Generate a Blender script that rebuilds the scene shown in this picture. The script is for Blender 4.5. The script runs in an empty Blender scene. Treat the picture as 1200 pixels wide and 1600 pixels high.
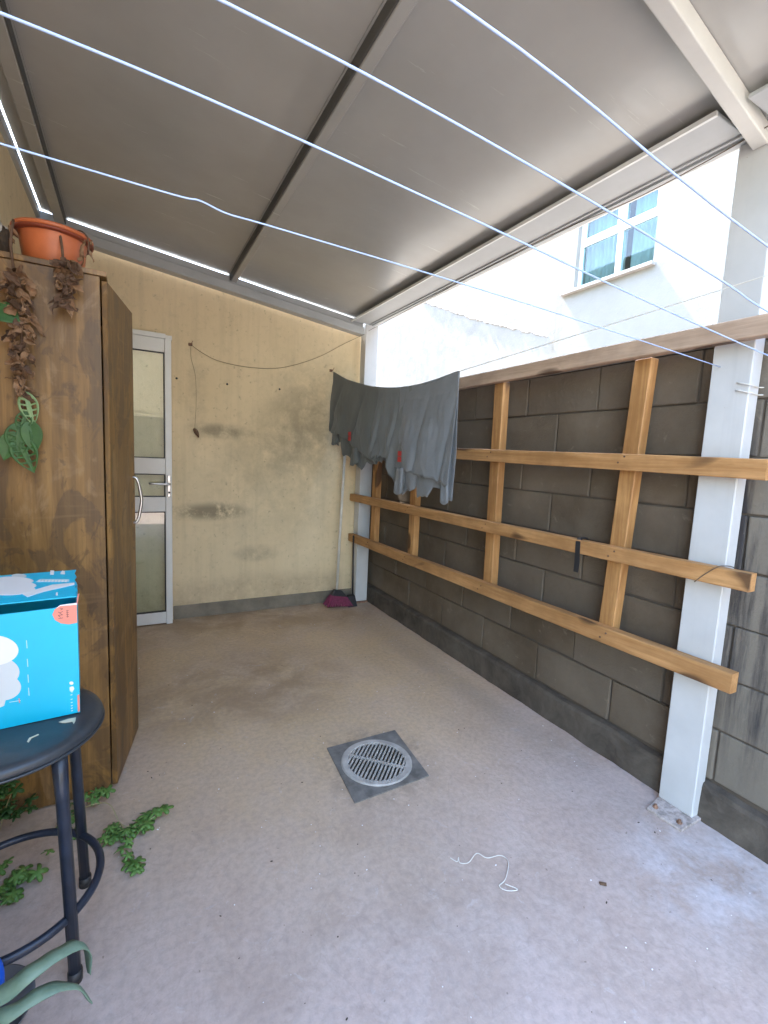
import bpy, bmesh, math, random
from mathutils import Vector, Matrix, noise as mnoise
random.seed(7)
S = bpy.context.scene
COL = S.collection

# ------------------------------------------------------------------ camera
def make_camera():
    yaw, pit, rol = (math.radians(a) for a in (28.691, -6.626, 2.703))
    fw = Vector((math.sin(yaw)*math.cos(pit), math.cos(yaw)*math.cos(pit), math.sin(pit)))
    r0 = Vector((math.cos(yaw), -math.sin(yaw), 0)); u0 = r0.cross(fw)
    r = math.cos(rol)*r0 + math.sin(rol)*u0; u = -math.sin(rol)*r0 + math.cos(rol)*u0
    cd = bpy.data.cameras.new('camera'); c = bpy.data.objects.new('camera', cd); COL.objects.link(c)
    M = Matrix((( r.x, u.x, -fw.x, 0), (r.y, u.y, -fw.y, 0), (r.z, u.z, -fw.z, 1.35), (0, 0, 0, 1)))
    c.matrix_world = M
    cd.sensor_fit = 'HORIZONTAL'; cd.sensor_width = 36; cd.lens = 36*725.74/1200
    cd.clip_start = 0.02; cd.clip_end = 400
    S.camera = c
make_camera()

# ------------------------------------------------------------------ light
SUN_EL, SUN_AZ = math.radians(56), math.radians(-4)   # azimuth of the sun measured from +Y towards +X
W = bpy.data.worlds.new('World'); S.world = W; W.use_nodes = True
wn = W.node_tree.nodes; wn.clear()
sky = wn.new('ShaderNodeTexSky'); sky.sky_type = 'NISHITA'; sky.sun_disc = False
sky.sun_elevation = SUN_EL; sky.sun_rotation = SUN_AZ; sky.air_density = 1.3; sky.dust_density = 1.5
bg = wn.new('ShaderNodeBackground'); bg.inputs['Strength'].default_value = 0.15
wo = wn.new('ShaderNodeOutputWorld')
W.node_tree.links.new(sky.outputs[0], bg.inputs[0]); W.node_tree.links.new(bg.outputs[0], wo.inputs[0])
sl = bpy.data.lights.new('sun', 'SUN'); sl.energy = 2.6; sl.angle = math.radians(0.6); sl.color = (1, .97, .92)
so = bpy.data.objects.new('sun', sl); COL.objects.link(so)
sd = Vector((math.sin(SUN_AZ)*math.cos(SUN_EL), math.cos(SUN_AZ)*math.cos(SUN_EL), math.sin(SUN_EL)))
so.rotation_euler = sd.to_track_quat('Z', 'Y').to_euler(); so.location = (-6, 0, 9)
S.view_settings.view_transform = 'Standard'; S.view_settings.look = 'None'
S.view_settings.gamma = 1; S.view_settings.use_curve_mapping = False
S.view_settings.exposure = 3.9
S.render.engine = 'CYCLES'
S.cycles.max_bounces = 10; S.cycles.diffuse_bounces = 7

# ------------------------------------------------------------------ helpers
def tag(o, label=None, cat=None, group=None, kind=None):
    if label: o['label'] = label
    if cat: o['category'] = cat
    if group: o['group'] = group
    if kind: o['kind'] = kind
    return o
def thing(name, label, cat, loc=(0, 0, 0), group=None):
    o = bpy.data.objects.new(name, None); COL.objects.link(o); o.location = loc
    o.empty_display_size = .05
    return tag(o, label, cat, group)
def wloc(p):
    v = Vector((0, 0, 0))
    while p is not None:
        v += p.location; p = p.parent
    return v
def link(name, me, mats, parent=None, loc=None):
    o = bpy.data.objects.new(name, me); COL.objects.link(o)
    if not isinstance(mats, (list, tuple)): mats = [mats]
    if not me.materials:
        for m in mats: me.materials.append(m)
    if parent is not None: o.parent = parent
    if loc is not None: o.location = Vector(loc) - wloc(parent)
    return o
def obj(name, bm, mats, parent=None, smooth=False, origin=None):
    """bm is built in world coordinates; the object keeps its origin at 'origin' (default: its parent's)"""
    off = Vector(origin) if origin is not None else wloc(parent)
    bmesh.ops.translate(bm, verts=bm.verts, vec=-off)
    bmesh.ops.recalc_face_normals(bm, faces=bm.faces)
    me = bpy.data.meshes.new(name); bm.to_mesh(me); bm.free()
    if smooth:
        for p in me.polygons: p.use_smooth = True
    return link(name, me, mats, parent, origin)
def new(): return bmesh.new()
def box(bm, x0, x1, y0, y1, z0, z1, bev=0, seg=2):
    r = bmesh.ops.create_cube(bm, size=1)
    bmesh.ops.transform(bm, verts=r['verts'], matrix=Matrix.Translation(((x0+x1)/2, (y0+y1)/2, (z0+z1)/2)) @ Matrix.Diagonal((abs(x1-x0), abs(y1-y0), abs(z1-z0), 1)))
    if bev:
        es = list({e for v in r['verts'] for e in v.link_edges})
        bmesh.ops.bevel(bm, geom=es, offset=bev, segments=seg, affect='EDGES', profile=.5)
    return bm
def hexa(bm, p, bev=0, seg=2):
    """eight corners: bottom four then top four"""
    v = [bm.verts.new(q) for q in p]; fs = []
    for f in ((3, 2, 1, 0), (4, 5, 6, 7), (0, 1, 5, 4), (1, 2, 6, 5), (2, 3, 7, 6), (3, 0, 4, 7)):
        fs.append(bm.faces.new([v[i] for i in f]))
    if bev:
        es = list({e for f in fs for e in f.edges})
        bmesh.ops.bevel(bm, geom=es, offset=bev, segments=seg, affect='EDGES', profile=.5)
    return bm
def smooth_pts(P, n=6):
    P = [Vector(p) for p in P]
    if len(P) < 3: return P
    Q = [2*P[0]-P[1]] + P + [2*P[-1]-P[-2]]; out = []
    for i in range(1, len(Q)-2):
        a, b, c, d = Q[i-1:i+3]
        for k in range(n):
            t = k/n
            out.append(.5*((2*b)+(c-a)*t+(2*a-5*b+4*c-d)*t*t+(3*b-a-3*c+d)*t**3))
    out.append(P[-1]); return out
def tube(bm, P, r, n=8, closed=False, cap=True):
    P = [Vector(p) for p in P]; rings = []
    R = r if isinstance(r, (list, tuple)) else [r]*len(P)
    up = Vector((0, 0, 1)); last = None
    for i, p in enumerate(P):
        if closed: t = P[(i+1) % len(P)] - P[i-1]
        else: t = P[min(i+1, len(P)-1)] - P[max(i-1, 0)]
        t.normalize()
        if last is None:
            a = up if abs(t.dot(up)) < .9 else Vector((1, 0, 0))
            s = t.cross(a).normalized()
        else: s = (last - t*last.dot(t)).normalized()
        last = s; q = t.cross(s)
        rings.append([bm.verts.new(p + R[i]*(math.cos(2*math.pi*k/n)*s + math.sin(2*math.pi*k/n)*q)) for k in range(n)])
    m = len(rings)
    for i in range(m if closed else m-1):
        A, B = rings[i], rings[(i+1) % m]
        for k in range(n): bm.faces.new((A[k], A[(k+1) % n], B[(k+1) % n], B[k]))
    if cap and not closed:
        bm.faces.new(rings[0][::-1]); bm.faces.new(rings[-1])
    return bm
def lathe(bm, prof, c, n=40, M=None):
    rings = []
    for r, z in prof:
        ring = []
        for k in range(n):
            a = 2*math.pi*k/n; v = Vector((r*math.cos(a), r*math.sin(a), z))
            if M: v = M @ v
            ring.append(bm.verts.new(v + Vector(c)))
        rings.append(ring)
    for A, B in zip(rings, rings[1:]):
        for k in range(n): bm.faces.new((A[k], A[(k+1) % n], B[(k+1) % n], B[k]))
    if prof[0][0] > 1e-6: bm.faces.new(rings[0][::-1])
    if prof[-1][0] > 1e-6: bm.faces.new(rings[-1])
    return bm
def lerp(a, b, t): return a+(b-a)*t
def interp(tab, x):
    tab = sorted(tab)
    if x <= tab[0][0]: return tab[0][1]
    for (a, u), (b, v) in zip(tab, tab[1:]):
        if x <= b: return lerp(u, v, (x-a)/(b-a))
    return tab[-1][1]

# ------------------------------------------------------------------ materials
class NT:
    def __init__(s, name):
        s.m = bpy.data.materials.new(name); s.m.use_nodes = True
        s.t = s.m.node_tree; s.n = s.t.nodes; s.b = s.n['Principled BSDF']
        s.co = s.n.new('ShaderNodeTexCoord')
    def L(s, a, b): s.t.links.new(a, b)
    def vec(s, scale=(1, 1, 1), loc=(0, 0, 0), src='Object', rot=(0, 0, 0)):
        m = s.n.new('ShaderNodeMapping'); m.inputs['Scale'].default_value = scale; m.inputs['Location'].default_value = loc
        m.inputs['Rotation'].default_value = rot
        s.L(s.co.outputs[src], m.inputs['Vector']); return m.outputs[0]
    def pos(s, scale=(1, 1, 1), loc=(0, 0, 0)):
        g = s.n.new('ShaderNodeNewGeometry'); m = s.n.new('ShaderNodeMapping')
        m.inputs['Scale'].default_value = scale; m.inputs['Location'].default_value = loc
        s.L(g.outputs['Position'], m.inputs['Vector']); return m.outputs[0]
    def noise(s, v, scale=5, detail=6, rough=.6, dist=0):
        n = s.n.new('ShaderNodeTexNoise'); s.L(v, n.inputs['Vector'])
        n.inputs['Scale'].default_value = scale; n.inputs['Detail'].default_value = detail
        n.inputs['Roughness'].default_value = rough; n.inputs['Distortion'].default_value = dist
        return n.outputs['Fac']
    def ramp(s, f, *st):
        r = s.n.new('ShaderNodeValToRGB'); e = r.color_ramp.elements
        while len(e) < len(st): e.new(.5)
        for k, (p, c) in enumerate(st):
            e[k].position = p
            e[k].color = (c, c, c, 1) if not isinstance(c, (tuple, list)) else (*c, 1)
        s.L(f, r.inputs[0]); return r.outputs[0]
    def mix(s, f, a, b, mode='MIX'):
        m = s.n.new('ShaderNodeMix'); m.data_type = 'RGBA'; m.blend_type = mode
        for k, val in ((0, f), (6, a), (7, b)):
            if hasattr(val, 'is_output') or isinstance(val, bpy.types.NodeSocket): s.L(val, m.inputs[k])
            elif k == 0: m.inputs[0].default_value = val
            else: m.inputs[k].default_value = (*val, 1) if len(val) == 3 else val
        return m.outputs[2]
    def math(s, op, a, b=0, c=None, clamp=False):
        m = s.n.new('ShaderNodeMath'); m.operation = op; m.use_clamp = clamp
        for k, val in enumerate((a, b, c)):
            if val is None: continue
            if isinstance(val, bpy.types.NodeSocket): s.L(val, m.inputs[k])
            else: m.inputs[k].default_value = val
        return m.outputs[0]
    def sep(s, v):
        n = s.n.new('ShaderNodeSeparateXYZ'); s.L(v, n.inputs[0]); return n.outputs
    def blob(s, v, c, r, soft=.5):
        """1 inside an ellipsoid of centre c and radii r, feathered by noise"""
        m = s.n.new('ShaderNodeVectorMath'); m.operation = 'SUBTRACT'; s.L(v, m.inputs[0]); m.inputs[1].default_value = c
        d = s.n.new('ShaderNodeVectorMath'); d.operation = 'DIVIDE'; s.L(m.outputs[0], d.inputs[0]); d.inputs[1].default_value = r
        l = s.n.new('ShaderNodeVectorMath'); l.operation = 'LENGTH'; s.L(d.outputs[0], l.inputs[0])
        q = s.n.new('ShaderNodeMapRange'); s.L(l.outputs['Value'], q.inputs[0])
        q.inputs[1].default_value = 1-soft; q.inputs[2].default_value = 1+soft; q.inputs[3].default_value = 1; q.inputs[4].default_value = 0
        q.interpolation_type = 'SMOOTHSTEP'
        return q.outputs[0]
    def bump(s, h, strength=.3, dist=.01, prev=None):
        b = s.n.new('ShaderNodeBump'); b.inputs['Strength'].default_value = strength; b.inputs['Distance'].default_value = dist
        s.L(h, b.inputs['Height'])
        if prev is not None: s.L(prev, b.inputs['Normal'])
        s.L(b.outputs[0], s.b.inputs['Normal']); return b.outputs[0]
    def set(s, color=None, rough=None, metal=None, spec=None, coat=None):
        for k, val in (('Base Color', color), ('Roughness', rough), ('Metallic', metal), ('Specular IOR Level', spec), ('Coat Weight', coat)):
            if val is None: continue
            if isinstance(val, bpy.types.NodeSocket): s.L(val, s.b.inputs[k])
            elif k == 'Base Color': s.b.inputs[k].default_value = (*val, 1)
            else: s.b.inputs[k].default_value = val
        return s

def plain(name, col, rough=.5, metal=0, var=.15, scale=8, bump=.1, spec=.5, fine=60, bd=.002):
    k = NT(name); v = k.pos()
    f = k.noise(v, scale, 5, .65)
    c = k.mix(k.ramp(f, (.35, 0), (.7, 1)), tuple(x*(1-var) for x in col), tuple(min(1, x*(1+var)) for x in col))
    k.set(c, k.math('MULTIPLY_ADD', f, .25, rough-.12), metal, spec)
    if bump: k.bump(k.noise(v, fine, 4, .6), bump, bd)
    return k.m

def mat_plaster():
    k = NT('stained_beige_plaster'); v = k.pos(); s = k.sep(v)
    big = k.noise(v, 1.6, 6, .6, .4); med = k.noise(v, 7, 8, .7)
    c = k.mix(k.ramp(big, (.3, 0), (.7, 1)), (.65, .525, .33), (.75, .61, .395))
    streak = k.noise(k.pos((16, 16, .8)), 1, 6, .65)
    c = k.mix(k.math('MULTIPLY', k.ramp(streak, (.5, 0), (.78, 1)), .22), c, (.30, .25, .16))
    # grime smudges and a painted clothes shadow, broken by noise
    n2 = k.noise(v, 5.5, 9, .72, .15)
    def smudge_shade(c_, r_, amt, col, lo=.36, hi=.62, soft=.6):
        nonlocal c
        b = k.math('MULTIPLY', k.blob(v, c_, r_, soft), k.ramp(n2, (lo, 0), (hi, 1)))
        c = k.mix(k.math('MULTIPLY', b, amt), c, col)
    smudge_shade((1.42, 3.9, 1.72), (.36, .6, .42), .6, (.23, .20, .145), .32, .62, .8)  # diagonal: stain plus the hanging clothes' shadow painted into the wall colour
    smudge_shade((1.12, 3.9, 1.42), (.46, .6, .24), .5, (.26, .22, .15), .3, .62, .8)  # lower part of the diagonal, stain and painted shadow together
    smudge_shade((.63, 3.9, 1.50), (.22, .6, .05), .7, (.20, .17, .12))
    smudge_shade((.56, 3.9, .86), (.24, .6, .06), .8, (.19, .155, .105), .38, .5)
    smudge_shade((.92, 3.9, .50), (.16, .6, .06), .5, (.2, .17, .12))
    smudge_shade((.45, 3.9, 1.72), (.06, .6, .38), .35, (.26, .22, .16))
    smudge_shade((1.1, 3.9, 1.0), (.7, .6, .35), .35, (.26, .23, .16), .35, .7)
    smudge_shade((.8, 3.9, .16), (1.2, .6, .14), .55, (.30, .21, .13), .3, .65)
    c = k.mix(k.math('MULTIPLY', k.ramp(k.noise(v, 19, 7, .75, .3), (.52, 0), (.72, 1)), .3), c, (.36, .30, .20))
    spots = k.ramp(k.noise(v, 38, 3, .5), (.68, 0), (.73, 1))
    c = k.mix(k.math('MULTIPLY', spots, .35), c, (.2, .17, .12))
    k.set(c, .85, 0, .25)
    b = k.bump(k.noise(v, 90, 5, .6), .25, .003); k.bump(k.noise(k.pos((1, 1, .5)), 9, 5, .6), .25, .012, b)
    return k.m
def mat_floor():
    k = NT('worn_concrete_floor'); v = k.pos(); s = k.sep(v)
    a = k.noise(v, 1.3, 7, .62, .5); b = k.noise(v, 6, 8, .7, .3); d = k.noise(v, 45, 5, .65)
    c = k.mix(k.ramp(a, (.36, 0), (.66, 1)), (.43, .335, .285), (.54, .435, .40))
    c = k.mix(k.math('MULTIPLY', k.ramp(b, (.44, 0), (.66, 1)), .42), c, (.57, .485, .45))
    c = k.mix(k.math('MULTIPLY', k.ramp(k.noise(k.pos((1, 1, 1), (5, 1, 0)), 3.1, 8, .7, .5), (.50, 0), (.68, 1)), .26), c, (.27, .20, .155))
    c = k.mix(k.math('MULTIPLY', k.math('MULTIPLY', k.blob(v, (1.72, .72, 0), (.26, .2, 1), .6), k.ramp(b, (.4, 0), (.6, 1))), .55), c, (.66, .64, .68))
    # brown dirt settled in the corner beyond the drain
    br = k.math('MULTIPLY', k.blob(v, (.80, 2.9, 0), (1.35, 1.45, 1), .5), k.ramp(k.noise(v, 2.6, 7, .65, .6), (.3, .6), (.6, 1)))
    c = k.mix(k.math('MULTIPLY', br, .85), c, (.62, .44, .245))
    br2 = k.math('MULTIPLY', k.blob(v, (.55, 2.62, 0), (.62, .42, 1), .6), k.ramp(k.noise(v, 3.6, 7, .65, .6), (.34, 0), (.56, 1)))
    c = k.mix(k.math('MULTIPLY', br2, .6), c, (.30, .19, .10))
    br3 = k.math('MULTIPLY', k.blob(v, (1.0, 3.75, 0), (1.3, .45, 1), .7), k.ramp(k.noise(v, 3.1, 7, .65, .4), (.36, 0), (.58, 1)))
    c = k.mix(k.math('MULTIPLY', br3, .6), c, (.27, .17, .085))
    dr = k.math('MULTIPLY', k.blob(v, (.944, 1.684, 0), (.26, .26, 1), .35), k.ramp(k.noise(v, 13, 8, .75, .4), (.42, 0), (.6, 1)))
    c = k.mix(k.math('MULTIPLY', dr, .5), c, (.22, .17, .12))
    # pale scuffs and splashes
    sc = k.math('MULTIPLY', k.ramp(k.noise(v, 11, 8, .75, 1.2), (.60, 0), (.68, 1)), .38)
    c = k.mix(sc, c, (.60, .55, .54))
    sp = k.ramp(k.noise(v, 70, 2, .5), (.755, 0), (.785, 1))
    c = k.mix(k.math('MULTIPLY', sp, .6), c, (.75, .73, .70))
    dk = k.ramp(k.noise(k.pos((1, 1, 1), (7, 3, 0)), 55, 2, .5), (.735, 0), (.765, 1))
    c = k.mix(k.math('MULTIPLY', dk, .55), c, (.12, .09, .07))
    vo = k.ramp(k.noise(k.pos((1, 1, 1), (2, 9, 0)), 2.1, 3, .45, 2.2), (.495, 0), (.5, 1), (.505, 0))
    c = k.mix(k.math('MULTIPLY', vo, .13), c, (.15, .12, .10))
    c = k.mix(k.math('MULTIPLY', k.ramp(d, (.35, 1), (.6, 0)), .26), c, (.18, .155, .13))
    k.set(c, k.math('MULTIPLY_ADD', b, .3, .42), 0, .4)
    b1 = k.bump(d, .4, .005); k.bump(b, .35, .010, b1)
    return k.m
def mat_block():
    k = NT('grey_concrete_block'); v = k.pos(); s = k.sep(v)
    oi = k.n.new('ShaderNodeObjectInfo')
    a = k.noise(v, 3, 6, .6); f = k.noise(v, 120, 4, .7)
    c = k.mix(k.ramp(a, (.3, 0), (.7, 1)), (.088, .064, .042), (.168, .132, .095))
    c = k.mix(k.math('MULTIPLY', oi.outputs['Random'], .5), c, (.155, .128, .10))
    # blocks by the near post painted paler as if better lit, with dark stain streaks
    near = k.n.new('ShaderNodeMapRange'); k.L(s[1], near.inputs[0])
    near.inputs[1].default_value = 1.02; near.inputs[2].default_value = .8; near.inputs[3].default_value = 0; near.inputs[4].default_value = 1
    c = k.mix(k.math('MULTIPLY', near.outputs[0], .65), c, (.20, .18, .15))
    st = k.ramp(k.noise(k.pos((9, 16, 1.3)), 1, 6, .65), (.43, 0), (.6, 1))
    zz = k.blob(v, (2.0, .74, .95), (.5, .30, .62), .35)
    c = k.mix(k.math('MULTIPLY', k.math('MULTIPLY', st, zz), .9), c, (.028, .026, .03))
    pt = k.ramp(k.noise(v, 10, 7, .75, .6), (.60, 0), (.68, 1))
    c = k.mix(k.math('MULTIPLY', pt, .4), c, (.25, .205, .155))
    k.set(c, .9, 0, .2)
    b = k.bump(f, .7, .004); k.bump(k.noise(v, 14, 5, .6), .6, .010, b)
    return k.m
def mat_kerb():
    k = NT('dark_kerb_cement'); v = k.pos()
    a = k.noise(v, 5, 8, .7, .4)
    c = k.mix(k.ramp(a, (.35, 0), (.66, 1)), (.055, .044, .035), (.125, .104, .082))
    k.set(c, .85, 0, .25)
    b = k.bump(k.noise(v, 80, 5, .65), .4, .004); k.bump(k.noise(v, 9, 5, .6), .6, .015, b)
    return k.m
def mat_wood(name, light, dark, axis, grain=1.0, knots=True, rough=.6):
    k = NT(name)
    sc = [18, 18, 18]; sc[axis] = 1.1
    oi = k.n.new('ShaderNodeObjectInfo')
    g = k.n.new('ShaderNodeNewGeometry')
    ad = k.n.new('ShaderNodeVectorMath'); ad.operation = 'ADD'; k.L(g.outputs['Position'], ad.inputs[0])
    cb = k.n.new('ShaderNodeCombineXYZ')
    for i in range(3): k.L(k.math('MULTIPLY', oi.outputs['Random'], 7.3), cb.inputs[i])
    k.L(cb.outputs[0], ad.inputs[1])
    mp = k.n.new('ShaderNodeMapping'); mp.inputs['Scale'].default_value = sc; k.L(ad.outputs[0], mp.inputs[0])
    a = k.noise(mp.outputs[0], 1, 7, .65, 1.2); fine = k.noise(mp.outputs[0], 6, 5, .7, .3)
    big = k.noise(ad.outputs[0], 4, 4, .6)
    c = k.mix(k.ramp(a, (.32, 0), (.68, 1)), dark, light)
    c = k.mix(k.math('MULTIPLY', k.ramp(fine, (.45, 0), (.7, 1)), .35*grain), c, tuple(x*.55 for x in dark))
    c = k.mix(k.math('MULTIPLY', k.ramp(big, (.42, 0), (.68, 1)), .6), c, tuple(x*.7 for x in dark))
    if knots:
        s2 = [9, 9, 9]; s2[axis] = 3.2
        m2 = k.n.new('ShaderNodeMapping'); m2.inputs['Scale'].default_value = s2; k.L(ad.outputs[0], m2.inputs[0])
        kn = k.ramp(k.noise(m2.outputs[0], 1, 1, .4), (.655, 0), (.70, 1))
        c = k.mix(k.math('MULTIPLY', kn, .85), c, (.07, .035, .018))
    k.set(c, rough, 0, .35)
    k.bump(fine, .5, .003)
    return k.m
def mat_wardrobe():
    k = NT('rustic_wood_print')
    a = k.noise(k.pos((7, 7, .8)), 1, 7, .65, 1.0)
    bl = k.noise(k.pos((5, 5, 2.4), (3, 1, 4)), 1.0, 6, .62, 1.6)
    fine = k.noise(k.pos((70, 70, 2.0)), 1, 4, .6)
    hz = k.noise(k.pos((3, 3, 40)), 1, 3, .5)
    c = k.mix(k.ramp(a, (.36, 0), (.62, 1)), (.13, .066, .016), (.315, .175, .055))
    c = k.mix(k.math('MULTIPLY', k.ramp(bl, (.53, 0), (.575, 1)), .62), c, (.090, .055, .028))
    c = k.mix(k.math('MULTIPLY', k.ramp(bl, (.36, 1), (.42, 0)), .5), c, (.33, .21, .10))
    b2 = k.noise(k.pos((11, 11, 7), (1, 6, 2)), 1.0, 5, .6, 2.2)
    c = k.mix(k.math('MULTIPLY', k.ramp(b2, (.58, 0), (.64, 1)), .5), c, (.07, .04, .02))
    c = k.mix(k.math('MULTIPLY', k.ramp(fine, (.42, 0), (.62, 1)), .42), c, (.08, .042, .018))
    c = k.mix(k.math('MULTIPLY', k.ramp(hz, (.62, 0), (.72, 1)), .22), c, (.31, .19, .09))
    k.set(c, k.math('MULTIPLY_ADD', a, .2, .35), 0, .4)
    k.bump(fine, .12, .001)
    return k.m
def mat_sheet():
    k = NT('grey_roof_sheet')
    st = k.noise(k.pos((1.6, 30, 1)), 1, 6, .7, .3); bl = k.noise(k.pos(), 2.2, 4, .6)
    c = k.mix(k.ramp(bl, (.3, 0), (.7, 1)), (.345, .342, .322), (.395, .392, .372))
    c = k.mix(k.math('MULTIPLY', k.ramp(st, (.66, 0), (.74, 1)), .10), c, (.42, .42, .41))
    k.set(c, k.math('MULTIPLY_ADD', k.ramp(st, (.4, 0), (.7, 1)), .06, .22), 0, .5)
    b = k.bump(st, .012, .003); k.bump(bl, .2, .02, b)
    return k.m
def mat_paint(name, col, rough=.35, chip=.5, spec=.5):
    k = NT(name); v = k.pos()
    a = k.noise(v, 3.5, 6, .6); st = k.noise(k.pos((30, 30, 1.6)), 1, 5, .6)
    c = k.mix(k.ramp(a, (.3, 0), (.7, 1)), tuple(x*.88 for x in col), tuple(min(1, x*1.05) for x in col))
    c = k.mix(k.math('MULTIPLY', k.ramp(st, (.55, 0), (.75, 1)), .25*chip), c, tuple(x*.5 for x in col))
    ch = k.ramp(k.noise(v, 33, 6, .75, .6), (.70, 0), (.73, 1))
    c = k.mix(k.math('MULTIPLY', ch, chip), c, (.20, .15, .11))
    k.set(c, k.math('MULTIPLY_ADD', a, .2, rough-.1), 0, spec)
    k.bump(k.noise(v, 50, 4, .6), .08, .002)
    return k.m
def mat_neighbour():
    k = NT('white_render'); v = k.pos()
    a = k.noise(v, .9, 7, .65, .5); b = k.noise(v, 6, 7, .7)
    c = k.mix(k.ramp(a, (.3, 0), (.7, 1)), (.25, .245, .225), (.29, .286, .27))
    c = k.mix(k.math('MULTIPLY', k.ramp(k.noise(k.pos((9, 5, .5)), 1, 5, .6), (.55, 0), (.8, 1)), .2), c, (.22, .21, .18))
    gr = k.math('MULTIPLY', k.blob(v, (4.8, 8.6, 3.3), (1, 2.8, 1.0), .6), k.ramp(b, (.4, 0), (.6, 1)))
    c = k.mix(k.math('MULTIPLY', gr, .45), c, (.15, .15, .145))
    dr = k.math('MULTIPLY', k.blob(v, (4.8, 4.45, 3.2), (1, .12, .5), .6), k.ramp(k.noise(k.pos((1, 14, 1)), 1, 4, .6), (.35, 0), (.6, 1)))
    c = k.mix(k.math('MULTIPLY', dr, .5), c, (.20, .175, .13))
    k.set(c, .9, 0, .2)
    bb = k.bump(k.noise(v, 60, 5, .7), .3, .004); k.bump(b, .3, .02, bb)
    return k.m
def mat_cloth(name, col, var=.12):
    k = NT(name); v = k.pos()
    a = k.noise(v, 5, 5, .6); w = k.noise(k.pos((400, 400, 400)), 1, 2, .5)
    c = k.mix(k.ramp(a, (.3, 0), (.7, 1)), tuple(x*(1-var) for x in col), tuple(x*(1+var) for x in col))
    k.set(c, .95, 0, .15); k.b.inputs['Sheen Weight'].default_value = .25
    b = k.bump(w, .3, .0006); k.bump(k.noise(v, 22, 4, .6), .35, .006, b)
    return k.m
def mat_glass(name, tint=(.9, .95, .93), rough=.02, add=.05):
    k = NT(name); k.n.remove(k.b)
    gl = k.n.new('ShaderNodeBsdfGlossy'); gl.inputs['Roughness'].default_value = rough
    tr = k.n.new('ShaderNodeBsdfTransparent'); tr.inputs['Color'].default_value = (*tint, 1)
    fr = k.n.new('ShaderNodeFresnel'); fr.inputs['IOR'].default_value = 1.6
    mx = k.n.new('ShaderNodeMixShader'); o = k.n['Material Output']
    gm = k.n.new('ShaderNodeNewGeometry')
    k.L(k.math('MULTIPLY', k.math('ADD', fr.outputs[0], add), k.math('SUBTRACT', 1, gm.outputs['Backfacing'])), mx.inputs[0]); k.L(tr.outputs[0], mx.inputs[1]); k.L(gl.outputs[0], mx.inputs[2]); k.L(mx.outputs[0], o.inputs[0])
    return k.m
def mat_leaf(name, a, b, rough=.45):
    k = NT(name); f = k.noise(k.pos(), 28, 4, .6)
    oi = k.n.new('ShaderNodeObjectInfo')
    c = k.mix(k.ramp(f, (.3, 0), (.7, 1)), a, b)
    c = k.mix(k.math('MULTIPLY', oi.outputs['Random'], .35), c, tuple(x*.5 for x in a))
    k.set(c, rough, 0, .4); k.bump(k.noise(k.pos(), 90, 3, .5), .2, .002)
    k.b.inputs['Subsurface Weight'].default_value = .0
    return k.m

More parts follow.
